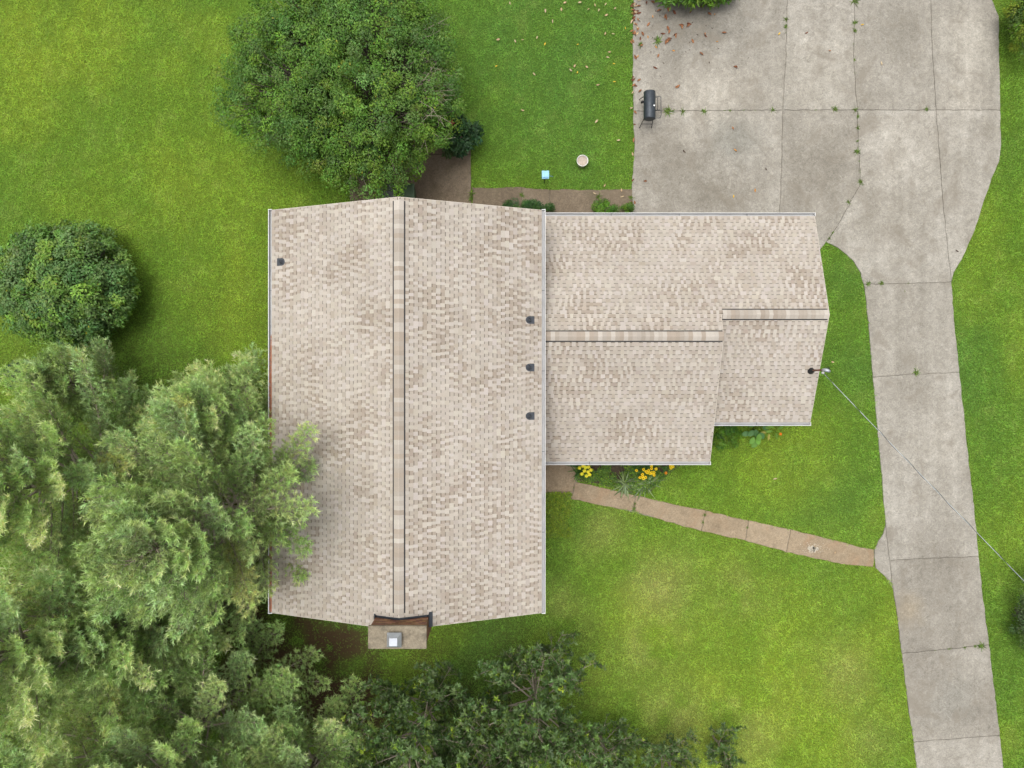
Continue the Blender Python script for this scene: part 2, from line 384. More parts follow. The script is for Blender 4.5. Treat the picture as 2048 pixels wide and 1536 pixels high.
def densify(poly, step):
    r = []
    for i in range(len(poly)):
        a = Vector(poly[i]); b = Vector(poly[(i+1) % len(poly)]); k = max(1, int((b-a).length/step))
        r += [a+(b-a)*(j/k) for j in range(k)]
    return r
def inset(poly, d):
    n = len(poly); r = []
    ar = sum(poly[i].x*poly[(i+1) % n].y-poly[(i+1) % n].x*poly[i].y for i in range(n))
    s = 1 if ar > 0 else -1
    for i in range(n):
        a, b, c = poly[i-1], poly[i], poly[(i+1) % n]
        e1 = (b-a).normalized(); e2 = (c-b).normalized()
        n1 = Vector((-e1.y, e1.x))*s; n2 = Vector((-e2.y, e2.x))*s
        m = n1+n2
        m = m/max(m.length_squared/2, .5) if m.length > 1e-6 else n1
        r.append(b+m*d)
    return r
def slab(name, pxpoly, material, parent, ztop, gap=.011, jit=.008):
    pl = [Vector(p) for p in densify([Vector(q) for q in wpoly(pxpoly)], .16)]
    pl = [p+Vector((vnoise(np.array(p.x*5+31.), np.array(p.y*5+7.))-.5, vnoise(np.array(p.x*5-11.), np.array(p.y*5+50.))-.5))*jit*4 for p in pl]
    o1 = inset(pl, gap); o2 = inset(pl, gap+.014)
    bm = bmesh.new(); n = len(pl)
    r0 = [bm.verts.new((p.x, p.y, -.05)) for p in o1]; r1 = [bm.verts.new((p.x, p.y, ztop-.014)) for p in o1]; r2 = [bm.verts.new((p.x, p.y, ztop)) for p in o2]
    for i in range(n):
        j = (i+1) % n
        bm.faces.new((r0[i], r0[j], r1[j], r1[i])); bm.faces.new((r1[i], r1[j], r2[j], r2[i]))
    f = bm.faces.new(r2); bmesh.ops.triangulate(bm, faces=[f])
    bmesh.ops.recalc_face_normals(bm, faces=bm.faces)
    me = bpy.data.meshes.new(name); bm.to_mesh(me); bm.free(); me.materials.append(material)
    return link(name, me, parent)

def sheet(name, pxpoly, z, material):
    bm = bmesh.new(); f = bm.faces.new([bm.verts.new((*P(x, y)[:2], z)) for x, y in pxpoly])
    bmesh.ops.triangulate(bm, faces=[f]); bmesh.ops.recalc_face_normals(bm, faces=bm.faces)
    if bm.faces and next(iter(bm.faces)).normal.z < 0: bmesh.ops.reverse_faces(bm, faces=bm.faces)
    me = bpy.data.meshes.new(name); bm.to_mesh(me); bm.free(); me.materials.append(material)
    return link(name, me)

# lawn: one sheet to the horizon, fine where the camera looks
xs = np.concatenate([[-900, -300, -90, -40], np.arange(-24, 24.01, .4), [40, 90, 300, 900]])
ys = np.concatenate([[-900, -300, -80, -34], np.arange(-19, 19.01, .4), [34, 80, 300, 900]])
gx, gy = np.meshgrid(xs, ys); nx, ny = len(xs), len(ys)
gc = lawn_col(gx, gy)*.55; da = dirt_amt(gx, gy)[..., None]
gc = gc*(1-da)+np.array([.062, .042, .022])*da
gv = np.stack([gx, gy, np.zeros_like(gx)], -1).reshape(-1, 3)
ii = (np.arange(ny-1)[:, None]*nx+np.arange(nx-1)[None]).ravel()
lawn = link('lawn', mesh_np('lawn', gv, np.stack([ii, ii+1, ii+nx+1, ii+nx], 1), M['ground'], gc.reshape(-1, 3)))
tag(lawn, 'green lawn ground around the house', 'lawn', kind='structure')

drive = sheet('driveway', [(1272,-55),(1962,-55),(1994,40),(1996,290),(1980,345),(1940,470),(1897,568),(1905,680),(1940,1010),(1952,1120),(1996,1480),(2012,1655),(1850,1655),(1808,1310),(1790,1185),(1755,1130),(1755,1098),(1774,1050),(1750,760),(1732,573),(1723,541),(1709,518),(1688,498),(1666,486),(1650,480),(1640,495),(1275,495)], .018, M['seam'])
tag(drive, 'pale grey concrete driveway of large slabs', 'driveway', kind='structure')
for k, p in DRIVE.items(): slab('concrete_slab', p, M['drive'], drive, .05, .0062, .011)
path = sheet('garden_path', [(1082,903),(1148,903),(1155,966),(1300,1000),(1580,1062),(1744,1102),(1743,1131),(1575,1100),(1400,1058),(1142,994),(1082,981)], .017, M['seam'])
tag(path, 'narrow tan concrete path from the house to the driveway', 'path', kind='structure')
for k, p in PATH.items(): slab('concrete_slab', p, M['path'], path, .046, .009, .014)
walk = sheet('side_walkway', [(947,380),(1262,383),(1262,468),(947,468)], .017, M['seam'])
tag(walk, 'brown concrete walkway between lawn and house', 'walkway', kind='structure')
for k, p in WALK.items(): slab('concrete_slab', p, M['walk'], walk, .046, .006, .016)
patio = sheet('patio', [(704,266),(937,266),(940,468),(704,468)], .016, M['seam'])
tag(patio, 'brown concrete patio under the broad tree', 'patio', kind='structure')
for k, p in PATIO.items(): slab('concrete_slab', p, M['walk'], patio, .054, .006, .006)
# flaked pale patch on the path's last slab
rs = np.random.RandomState(3); mb = MB()
cx, cy, _ = P(1626, 1097)
for i in range(170):
    r = abs(rs.randn())*.16; a = rs.rand()*6.28; s = (.035 if r < .15 else .016)*rs.uniform(.5, 1.4)
    x, y = cx+r*math.cos(a)*1.7+.0, cy+r*math.sin(a)*.75
    n = 5; an = rs.rand()*6
    vs = [(x+s*math.cos(an+q*6.28/n)*rs.uniform(.6, 1.2), y+s*math.sin(an+q*6.28/n)*rs.uniform(.6, 1.2), .050+.0008*(i % 5)) for q in range(n)]
    mb.add(vs, [tuple(range(n))])
sp = mb.build('flaked_patch', M['spall'], path); sp["kind"] = "stuff"

# ------------------------------------------------------------------ house
ZE, ZR, XR = 4.6, 6.25, -3.47                 # main eave, ridge height, ridge x
MX0, MX1, MY0, MY1 = -7.90, .965, -7.55, 5.74  # main eave edges, gable ends
WM = .372                                      # roof pitch
WE, WY1 = 2.75, 5.957                          # wing: eave height and north eave
YR2 = 1.595; ZR2 = WE+WM*(WY1-YR2)             # taller ridge next to the main block
YR1 = 2.348; ZR1 = WE+WM*(WY1-YR1)             # lower ridge over the garage end
WY_S2, WX2 = -2.74, 7.05                       # south eave and east rake of the taller part
WY_S1 = -1.35                                  # south eave of the garage end
def xe(y): return 10.70+.02*(y-2.3)            # east rake of the garage end

house = empty('house', (0, 0, 0), 'split-level house with tan shingle roofs, white gutters and a chimney', 'house')
# walls
mb = MB()
def gable_block(mb, x0, x1, y0, y1, ridge_axis, zr0, ze0, ze1, rpos):
    if ridge_axis == 'y':
        vs = [(x0,y0,0),(x1,y0,0),(x1,y0,ze1),(rpos,y0,zr0),(x0,y0,ze0)]; vs += [(x, y1, z) for x, y, z in vs]
    else:
        vs = [(x0,y0,0),(x0,y1,0),(x0,y1,ze1),(x0,rpos,zr0),(x0,y0,ze0)]; vs += [(x1, y, z) for x, y, z in vs]
    fs = [(0,1,2,3,4),(9,8,7,6,5)]+[(i, i+5, (i+1) % 5+5, (i+1) % 5) for i in range(5)]
    mb.add(vs, fs)
gable_block(mb, -7.5, .57, -7.28, 5.47, 'y', ZR-.2, ZR-.2-.372*(XR+7.5+0)*1.0, ZR-.2-.372*(.57-XR), XR)
mb.build('wall', M['brick_wall'], house)
mb = MB(); gable_block(mb, .575, 6.82, -2.3, 5.5, 'x', ZR2-.16, ZR2-.16-WM*(YR2+2.3), ZR2-.16-WM*(5.5-YR2), YR2); mb.build('wall', M['brick_wall'], house)
mb = MB(); gable_block(mb, 6.825, 10.42, -.95, 5.49, 'x', ZR1-.16, ZR1-.16-WM*(YR1+.95), ZR1-.16-WM*(5.49-YR1), YR1); mb.build('wall', M['siding'], house)

rs = np.random.RandomState(21)
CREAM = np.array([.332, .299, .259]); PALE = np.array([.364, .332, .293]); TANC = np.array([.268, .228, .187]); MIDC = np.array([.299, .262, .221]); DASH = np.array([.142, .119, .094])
def shingle_plane(name, parent, org, ux, vx, u0f, u1f, nv, ex, seed):
    """org: eave line origin; ux: unit along the eave; vx: unit up the slope; courses of exposure ex, nv metres of slope"""
    rs = np.random.RandomState(seed)
    ux = np.array(ux); vx = np.array(vx); nn = np.cross(ux, vx)
    if nn[2] < 0: nn = -nn
    V = []; Fq = []; C = []
    def quad(pts, c):
        b = len(V); V.extend(pts); Fq.append((b, b+1, b+2, b+3)); C.extend([c]*4)
    T = np.array
    def pt(u, v, h): return org+ux*u+vx*v+nn*h
    ncourse = int(math.ceil(nv/ex))
    for i in range(ncourse):
        v0 = i*ex; v1 = min(nv, v0+ex); vm = .5*(v0+v1)
        u0, u1 = u0f(vm), u1f(vm)
        tb, tt = .007, .0145
        # back layer, in long prints of one blend
        u = u0; zones = []
        while u < u1:
            du = rs.uniform(.25, .6); ue = min(u1, u+du)
            bl = fbm(np.array(u+seed*3.), np.array(v0+seed*7.), .9, 2, 5)
            q = np.clip((bl-.5)*1.5+.5, 0, 1)*.75+.25*rs.rand(); zones.append((ue, q))
            c = TANC if q < .36 else (MIDC if q < .50 else (CREAM*.5+MIDC*.5 if q < .66 else CREAM))
            c = c*rs.uniform(.96, 1.04)
            quad([pt(u, v0, tb), pt(ue, v0, tb), pt(ue, v1, .001), pt(u, v1, .001)], c)
            quad([pt(u, v0, 0), pt(ue, v0, 0), pt(ue, v0, tb), pt(u, v0, tb)], c*.8)
            # printed dark band, deepened to paint in the shadow line below the next course
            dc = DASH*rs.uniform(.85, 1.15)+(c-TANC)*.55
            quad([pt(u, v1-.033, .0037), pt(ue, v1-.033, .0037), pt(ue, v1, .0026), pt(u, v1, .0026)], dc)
            u = ue
        # teeth of the front layer
        u = u0-rs.rand()*.2; blend = rs.rand(); left = 0
        while u < u1:
            if left <= 0: blend = rs.rand(); left = rs.uniform(.4, 1.1)
            wd = rs.choice([.095, .12, .16, .22], p=[.42, .36, .14, .08])*rs.uniform(.93, 1.07)
            gp = rs.choice([.08, .105, .14], p=[.38, .42, .2])*rs.uniform(.92, 1.08)
            a, b_ = max(u, u0), min(u+wd, u1)
            if b_-a > .015:
                zq = next((q_ for e_, q_ in zones if e_ >= a), .5)
                q = rs.rand()
                base = (PALE if q > .5 else CREAM if q > .12 else MIDC) if zq > .45 else (PALE if q > .6 else CREAM if q > .28 else MIDC if q > .1 else TANC)
                c = base*rs.uniform(.94, 1.05)*np.array([1, rs.uniform(.985, 1.01), rs.uniform(.96, 1.03)])
                quad([pt(a, v0-.001, tt), pt(b_, v0-.001, tt), pt(b_, v1, .0055), pt(a, v1, .0055)], c)
                quad([pt(a, v0-.001, tb), pt(b_, v0-.001, tb), pt(b_, v0-.001, tt), pt(a, v0-.001, tt)], c*.8)
                quad([pt(a, v0-.001, tb), pt(a, v0-.001, tt), pt(a, v1, .0055), pt(a, v1, .001)], c*.8)
                quad([pt(b_, v0-.001, tb), pt(b_, v0-.001, tt), pt(b_, v1, .0055), pt(b_, v1, .001)], c*.8)
            u += wd+gp; left -= wd+gp
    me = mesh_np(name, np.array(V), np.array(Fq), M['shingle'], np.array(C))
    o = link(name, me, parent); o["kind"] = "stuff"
    return o
def slope_deck(mb, a, b, c, d, th=.14):
    n = (Vector(b)-Vector(a)).cross(Vector(d)-Vector(a)).normalized()
    if n.z < 0: n = -n
    t = [Vector(p)-n*.002 for p in (a, b, c, d)]; lo = [p-Vector((0, 0, th)) for p in t]
    mb.add(t+lo, [(0,1,2,3),(7,6,5,4),(0,4,5,1),(1,5,6,2),(2,6,7,3),(3,7,4,0)])
def caps(roof, p0, p1, da, db, n, seed, wd=.165):
    """ridge caps one by one along p0-p1; da, db: directions down each slope"""
    rs = np.random.RandomState(seed)
    p0, p1, da, db = map(Vector, (p0, p1, da, db)); L = (p1-p0).length; t = (p1-p0)/L; st = L/n
    up = Vector((0, 0, 1))
    for i in range(n):
        q = rs.rand()
        c = PALE*1.06 if q < .26 else (CREAM if q < .5 else (MIDC*1.02 if q < .78 else TANC*1.12)); c = c*rs.uniform(.95, 1.05)
        mb = MB(); a = p0+t*(i*st); b = p0+t*((i+1)*st+.03)
        h0, h1 = .056, .044
        sec = lambda p, h: [p+da*wd+up*(h-.016), p+da*wd*.12+up*(h+.012), p+db*wd*.12+up*(h+.012), p+db*wd+up*(h-.016)]
        s0, s1 = sec(a, h0), sec(b, h1)
        low = [v-up*.016 for v in s0]; low1 = [v-up*.02 for v in s1]
        vs = s0+s1+low+low1
        fs = [(0,1,5,4),(1,2,6,5),(2,3,7,6),(8,9,1,0),(9,10,2,1),(10,11,3,2),(0,4,12,8),(3,11,15,7),(4,5,13,12),(5,6,14,13),(6,7,15,14)]
        mb.add(vs, fs, c); mb.build('ridge_cap', M['shingle'], roof)
    # dark open slot of the ridge vent on both sides
    for d in (da, db):
        mb = MB(); a, b = p0, p1
        mb.add([a+d*(wd-.012)+up*.022, b+d*(wd-.012)+up*.022, b+d*(wd+.040)+up*.024, a+d*(wd+.040)+up*.024,
                a+d*(wd-.012)-up*.03, b+d*(wd-.012)-up*.03, b+d*(wd+.040)-up*.03, a+d*(wd+.040)-up*.03],
               [(0,1,2,3),(3,2,6,7),(0,3,7,4),(1,5,6,2)])
        mb.build('vent_slot', M['black'], roof)
def gutter(a, b, out, z, parent, wd=.125):
    """open trough along a-b, out: unit vector away from the roof"""
    a, b, o = Vector((*a, 0)), Vector((*b, 0)), Vector((*out, 0)); t = (b-a).normalized()
    def sec(p): return [p+o*x+Vector((0, 0, z+h)) for x, h in ((.0, .0), (.0, -.105), (.085, -.105), (wd, -.02), (wd, .004), (wd-.018, .004), (wd-.018, -.012), (.078, -.09), (.008, -.09), (.008, 0))]
    s0, s1 = sec(a), sec(b); n = len(s0)
    g = MB(); g.add(s0+s1, [(i, (i+1) % n, (i+1) % n+n, i+n) for i in (0, 1, 2, 3, 4, 5, 9)])
    e = .02
    for p, s in ((a, -1), (b, 1)):       # end caps
        q = p+t*s*.002
        vs = [q+o*x+Vector((0, 0, z+h)) for x, h in ((0, .006), (wd+.003, .006), (wd+.003, -.03), (.088, -.109), (0, -.109))]
        vs += [v+t*s*e for v in vs]
        g.add(vs, [(0,1,2,3,4),(9,8,7,6,5)]+[(i, (i+1) % 5, (i+1) % 5+5, i+5) for i in range(5)])
    go = g.build('gutter', M['white'], parent)
    f = MB(); f.add(s0+s1, [(i, i+1, i+1+n, i+n) for i in (6, 7, 8)]); f.build('trough_bottom', M['gutter_in'], go)
    L = (b-a).length; k = int(L/3)
    for i in range(1, k+1):
        h = MB(); p = a+t*(L*i/(k+1)); q = p+t*.014
        h.add([p+o*.008+Vector((0,0,z-.010)), q+o*.008+Vector((0,0,z-.010)), q+o*(wd-.02)+Vector((0,0,z-.010)), p+o*(wd-.02)+Vector((0,0,z-.010)),
               p+o*.008+Vector((0,0,z-.014)), q+o*.008+Vector((0,0,z-.014)), q+o*(wd-.02)+Vector((0,0,z-.014)), p+o*(wd-.02)+Vector((0,0,z-.014))], [(0,1,2,3),(7,6,5,4),(0,4,5,1),(2,6,7,3)])
        h.build('hanger', M['lead'], go)
    return go

# main roof
mroof = MB()
rl = ZR; s_main = (ZR-ZE)
slope_deck(mroof, (MX0, MY0, ZE), (MX0, MY1, ZE), (XR, MY1, ZR), (XR, MY0, ZR))
slope_deck(mroof, (MX1, MY0, ZE), (MX1, MY1, ZE), (XR, MY1, ZR), (XR, MY0, ZR))
main_roof = mroof.build('roof', M['trim'], house)
def vdir(a, b): return list((Vector(b)-Vector(a)).normalized())
EXP = .143
vl = vdir((MX0, 0, ZE), (XR, 0, ZR)); LL = (Vector((XR, 0, ZR))-Vector((MX0, 0, ZE))).length
vr = vdir((MX1, 0, ZE), (XR, 0, ZR)); LR = (Vector((XR, 0, ZR))-Vector((MX1, 0, ZE))).length
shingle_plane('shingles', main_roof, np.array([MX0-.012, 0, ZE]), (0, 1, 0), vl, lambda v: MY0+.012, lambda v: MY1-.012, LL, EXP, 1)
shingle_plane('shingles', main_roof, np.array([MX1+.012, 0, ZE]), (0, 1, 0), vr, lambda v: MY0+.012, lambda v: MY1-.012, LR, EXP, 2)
caps(main_roof, (XR, MY1-.12, ZR), (XR, MY0+.52, ZR), [-x for x in vl], [-x for x in vr], 88, 5)
gutter((MX0-.012, MY0), (MX0-.012, MY1), (-1, 0), ZE-.005, house)
gutter((MX1+.012, MY0), (MX1+.012, MY1), (1, 0), ZE-.005, house)
# pine straw lying in the west gutter
mb = MB(); rsd = np.random.RandomState(8)
ya, yb = PY(672, ZE), PY(1225, ZE)
for i in range(900):
    t = rsd.rand(); y = ya+(yb-ya)*t; a = rsd.randn()*.5; L = .09; wi = .04+.05*min(1, t*9)
    x = MX0-.022-rsd.rand()*wi; zz = ZE-.012-rsd.rand()*.03
    dx, dy = math.sin(a)*L*.25, math.cos(a)*L
    mb.add([(x-.006, y, zz), (x+.006, y, zz), (x+dx, y+dy, zz+.012)], [(0, 1, 2)], None)
mb.add([(MX0-.018, ya-.3, ZE-.065), (MX0-.082, ya-.3, ZE-.065), (MX0-.082, yb, ZE-.065), (MX0-.018, yb, ZE-.065)], [(0, 1, 2, 3)])
st = mb.build('pine_straw', M['debris']); tag(st, 'rust brown pine straw lying in the west gutter', 'pine straw', kind='stuff')

# wing roof
wroof = MB()
N0 = .6
slope_deck(wroof, (N0, WY1, WE), (xe(WY1), WY1, WE), (xe(YR1), YR1, ZR1), (N0, YR1, ZR1))
slope_deck(wroof, (N0, YR1, ZR1), (WX2, YR1, ZR1), (WX2, YR2, ZR2), (N0, YR2, ZR2))
ZS2 = ZR2-WM*(YR2-WY_S2); ZS1 = ZR1-WM*(YR1-WY_S1)
slope_deck(wroof, (N0, WY_S2, ZS2), (WX2, WY_S2, ZS2), (WX2, YR2, ZR2), (N0, YR2, ZR2))
slope_deck(wroof, (WX2-.3, WY_S1, ZS1), (xe(WY_S1), WY_S1, ZS1), (xe(YR1), YR1, ZR1), (WX2-.3, YR1, ZR1))
wing_roof = wroof.build('roof', M['trim'], house)
vn = vdir((0, WY1, WE), (0, YR1, ZR1)); vs_ = vdir((0, WY_S2, ZS2), (0, YR2, ZR2))
k_ = math.hypot(1, WM)
Ln1 = (WY1-YR1)*k_; Ln2 = (WY1-YR2)*k_
nc = round(Ln1/EXP)
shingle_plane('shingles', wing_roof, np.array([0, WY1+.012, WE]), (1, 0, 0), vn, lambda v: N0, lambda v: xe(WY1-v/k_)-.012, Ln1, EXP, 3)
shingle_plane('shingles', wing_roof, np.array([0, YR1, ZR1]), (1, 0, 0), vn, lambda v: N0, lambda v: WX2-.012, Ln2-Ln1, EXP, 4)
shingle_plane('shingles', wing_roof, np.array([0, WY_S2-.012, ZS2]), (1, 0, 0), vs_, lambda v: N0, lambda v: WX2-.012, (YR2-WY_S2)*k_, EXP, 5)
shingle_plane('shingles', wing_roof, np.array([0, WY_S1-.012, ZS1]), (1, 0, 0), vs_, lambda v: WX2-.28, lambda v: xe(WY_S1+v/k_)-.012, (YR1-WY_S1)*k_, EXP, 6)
caps(wing_roof, (1.0, YR2, ZR2), (WX2-.03, YR2, ZR2), [-x for x in vn], [-x for x in vs_], 42, 6)
caps(wing_roof, (WX2+.04, YR1, ZR1), (xe(YR1)-.06, YR1, ZR1), [-x for x in vn], [-x for x in vs_], 25, 7)
gutter((1.11, WY1+.012), (xe(WY1), WY1+.012), (0, 1), WE-.005, house)
gutter((.6, WY_S2-.012), (WX2, WY_S2-.012), (0, -1), ZS2-.005, house)
gutter((WX2-.25, WY_S1-.012), (xe(WY_S1), WY_S1-.012), (0, -1), ZS1-.005, house)

# chimney
CT = 6.92
cx0, cx1 = PX(736, CT), PX(853, CT); cy1, cy0 = PY(1252, CT), PY(1298, CT)
chim = MB(); chim.box(cx0+.06, cx1-.06, cy0+.05, cy1-.05, 0, CT-.1)
chimney = chim.build('chimney', M['seam'], house)
rsb = np.random.RandomState(5); bx0, bx1, by0, by1 = cx0+.05, cx1-.05, cy0+.04, cy1-.04
bk = MB(); zc = 3.6; row = 0
while zc < CT-.13:
    for face in range(4):
        L = (bx1-bx0) if face % 2 == 0 else (by1-by0); u = -(.1 if row % 2 else 0.)
        while u < L-.01:
            a, b_ = max(0, u), min(L, u+.19); u += .2
            if b_-a < .02: continue
            c = np.array([.20, .105, .062])*rsb.uniform(.55, 1.35)*np.array([1, rsb.uniform(.85, 1.15), rsb.uniform(.8, 1.2)]); d = .012+rsb.rand()*.004
            if face == 0: bk.box(bx0+a, bx0+b_, by0-d+.01, by0+.03, zc, zc+.062, c)
            elif face == 2: bk.box(bx0+a, bx0+b_, by1-.03, by1+d-.01, zc, zc+.062, c)
            elif face == 1: bk.box(bx1-.03, bx1+d-.01, by0+a, by0+b_, zc, zc+.062, c)
            else: bk.box(bx0-d+.01, bx0+.03, by0+a, by0+b_, zc, zc+.062, c)
    zc += .073; row += 1
bo = bk.build('bricks', M['brick'], chimney); bo["kind"] = "stuff"
# crown slab with worn corners
bm = bmesh.new(); bmesh.ops.create_cube(bm, size=1)
for v in bm.verts: v.co = Vector(((cx0+cx1)/2+v.co.x*(cx1-cx0), (cy0+cy1)/2+v.co.y*(cy1-cy0), CT-.05+v.co.z*.1))
bmesh.ops.bevel(bm, geom=bm.edges[:], offset=.012, segments=2, affect='EDGES')
me = bpy.data.meshes.new('crown_slab'); bm.to_mesh(me); bm.free(); me.materials.append(M['crown']); link('crown_slab', me, chimney)
# flue cap
ZC = CT+.02; fx, fy = PX(788.5, CT+.15), PY(1280, CT+.15); h = .215
mb = MB(); mb.box(fx-.15, fx+.15, fy-.15, fy+.15, CT+.004, CT+.13); fl = mb.build('flue', M['flash'], chimney)
mb = MB()
vs = [(fx-h, fy-h, CT+.13), (fx+h, fy-h, CT+.13), (fx+h, fy+h, CT+.13), (fx-h, fy+h, CT+.13)]
vs += [(fx+sx*h, fy+sy*h, CT+.16) for sx, sy in ((-1,-1),(1,-1),(1,1),(-1,1))]
vs += [(fx+sx*.115, fy+sy*.115, CT+.34) for sx, sy in ((-1,-1),(1,-1),(1,1),(-1,1))]
mb.add(vs, [(3,2,1,0),(8,9,10,11)]+[(i, (i+1) % 4, (i+1) % 4+4, i+4) for i in range(4)]+[(i+4, (i+1) % 4+4, (i+1) % 4+8, i+8) for i in range(4)])
mb.build('flue_cap', M['cap_metal'], chimney)
# flashing round the stack
def zmain(x): return ZR-(ZR-ZE)*(abs(x-XR)/((MX1-XR) if x > XR else (XR-MX0)))
fl = MB()
for xa, xb in ((bx0-.02, XR), (XR, bx1+.02)):
    za, zb = zmain(xa), zmain(xb)
    fl.add([(xa, by1+.012, za-.05), (xb, by1+.012, zb-.05), (xb, by1+.02, zb+.10), (xa, by1+.02, za+.10)], [(0,1,2,3)])
    fl.add([(xa, by1+.018, za+.020), (xb, by1+.018, zb+.020), (xb, by1+.06, zb+.022), (xa, by1+.06, za+.022)], [(0,1,2,3)])
xa, xb = bx1+.014, bx1+.12
fl.add([(xa, MY0, zmain(xa)+.022), (xb, MY0, zmain(xb)+.022), (xb, by1+.14, zmain(xb)+.022), (xa, by1+.14, zmain(xa)+.022), (xa, MY0, zmain(xa)+.16), (xa, by1+.14, zmain(xa)+.16)], [(0,1,2,3),(0,3,5,4)])
xa, xb = bx0-.014, bx0-.06
fl.add([(xa, MY0, zmain(xa)+.022), (xb, MY0, zmain(xb)+.022), (xb, by1+.10, zmain(xb)+.022), (xa, by1+.10, zmain(xa)+.022), (xa, MY0, zmain(xa)+.16), (xa, by1+.10, zmain(xa)+.16)], [(0,1,2,3),(0,3,5,4)])
fl.build('flashing', M['flash'], chimney)

# plumbing vents on the main roof
def roof_vent(px, py, side):
    x = PX(px, 4.85); x = PX(px, zmain(x)); y = PY(py, zmain(x)); z = zmain(x)
    r = empty('roof_vent', (x, y, z)); r.parent = house
    ang = math.atan2(ZR-ZE, MX1-XR)
    r.rotation_euler = (0, ang if side > 0 else -ang, 0 if side > 0 else 0)
    def at(mb, name, m, par=r, sm=False):
        o = bpy.data.objects.new(name, mb.mesh(name, m, sm)); col.objects.link(o); o.parent = par; return o
    mb = MB(); n = 12; s = side            # flat flange: square foot downslope, round head upslope
    pts = [(s*.15, -.125), (s*.15, .125)]+[(-s*(.03+.125*math.sin(math.pi*k/n)), .125*math.cos(math.pi*k/n)) for k in range(n+1)]
    vs = [(a, b, .019) for a, b in pts]+[(a, b, .004) for a, b in pts]; L = len(pts)
    mb.add(vs, [tuple(range(L)), tuple(range(L, 2*L))[::-1]]+[(i, (i+1) % L, (i+1) % L+L, i+L) for i in range(L)])
    fo = at(mb, 'flange', M['lead'])
    mb = MB(); mb.lathe([(.085, .018), (.075, .03), (.052, .07), (.046, .08)], 20, (-s*.035, 0, 0), cap0=False, cap1=False); at(mb, 'boot_cone', M['lead'], r, True)
    mb = MB(); mb.lathe([(.042, .06), (.042, .12), (.03, .12), (.03, .06)], 18, (-s*.035, 0, 0), cap0=False); at(mb, 'pipe', M['lead'], r, True)
    return r
for px, py, s in ((562, 524, -1), (1060, 640, 1), (1060, 735, 1), (1060, 832, 1)): roof_vent(px, py, s)

# electrical service mast standing through the garage roof
mz = 3.42; mx, my = PX(1623, mz), PY(741, mz); mz = ZR1-WM*(YR1-my)
mx = 10.36
mast = MB(); mast.lathe([(.13, .01), (.12, .03), (.05, .16), (.045, .2)], 18, (mx, my, mz-.02)); ms = mast.build('service_mast', M['black'], house, True)
mb = MB(); mb.tube([(mx, my, mz-.3), (mx, my, mz+.98)], .032, 10); mb.build('pipe', M['rust'], ms, True)
mb = MB(); mb.tube([(mx, my, mz+.95), (mx+.01, my+.0, mz+1.08), (mx+.08, my-.02, mz+1.13), (mx+.16, my-.05, mz+1.08)], [.05, .06, .06, .045], 10); mb.build('weatherhead', M['cap_metal'], ms, True)
mb = MB()
for k in range(3):
    a = .5+k*.5; pts = [(mx+.14, my-.05, mz+1.09)]
    pts += [(mx+.14+.16*math.cos(a)*math.sin(t), my-.04+.17*math.sin(a+.4)*math.sin(t*1.0), mz+1.09-.35*math.sin(t)*.7) for t in (.6, 1.2, 1.9, 2.5)]
    pts.append((mx+.03, my-.10, mz+.86)); mb.tube(pts, .009, 5)
mb.build('drip_loop', M['black'], ms, True)
mb = MB(); mb.lathe([(.03, 0), (.045, .03), (.03, .06), (.042, .09), (.02, .11)], 10, (mx+.03, my-.09, mz+.82)); mb.build('insulator', M['white'], ms, True)
# cable to a pole beyond the view
A = Vector((mx+.04, my-.10, mz+.88)); zb = 6.4; B = Vector(P(2048, 1152, zb)); d = B-A
pts = [A+d*t+Vector((0, 0, -.35*math.sin(math.pi*min(1, t/2.6)))) for t in np.linspace(0, 2.6, 40)]
mb = MB(); mb.tube(pts, .009, 6, cap=True)
q = []
for i, t in enumerate(np.linspace(0, 2.6, 420)):
    p = A+d*t+Vector((0, 0, -.35*math.sin(math.pi*min(1, t/2.6)))); a = t*d.length*5.; q.append(p+Vector((-d.y, d.x, 0)).normalized()*.017*math.cos(a)+Vector((0, 0, .017*math.sin(a))))
cb = mb.build('power_cable', M['cable'], None, True); tag(cb, 'thin grey overhead power cable from the garage mast across the driveway', 'cable')
mb = MB(); mb.tube(q, .007, 5); mb.build('wrapped_wire', M['black'], cb, True)

# ------------------------------------------------------------------ things on the lawn and the driveway
# barrel grill
gz = .88; gxc, gyc = PX(1299, gz), PY(211, gz); R = .222; HL = .53
g = empty('barrel_grill', (gxc, gyc, .05), 'black barrel charcoal grill on the driveway at the lawn edge', 'grill')
def gp(mb, n, m, par=g, sm=False):
    o = bpy.data.objects.new(n, mb.mesh(n, m, sm)); col.objects.link(o); o.parent = par; return o
gz -= .05
def barrel(a0, a1, r, name, par=g, n=14):
    mb = MB(); vs = []; segs = [(-HL, r*.80), (-HL+.01, r*.96), (-HL+.03, r), (HL-.03, r), (HL-.01, r*.96), (HL, r*.80)]
    for y, rr in segs:
        for k in range(n+1):
            a = a0+(a1-a0)*k/n; vs.append((rr*math.cos(a), y, gz+rr*math.sin(a)))
    fs = [(i*(n+1)+k, i*(n+1)+k+1, (i+1)*(n+1)+k+1, (i+1)*(n+1)+k) for i in range(len(segs)-1) for k in range(n)]
    mb.add(vs, fs)
    for y, rr in (segs[0], segs[-1]):
        mb.add([(0, y, gz)]+[(rr*math.cos(a0+(a1-a0)*k/n), y, gz+rr*math.sin(a0+(a1-a0)*k/n)) for k in range(n+1)], [(0, k, k+1) for k in range(1, n+1)])
    return gp(mb, name, M['barrel'], par, True)
barrel(math.pi, 2*math.pi, R, 'barrel'); lid = barrel(0, math.pi, R+.004, 'lid')
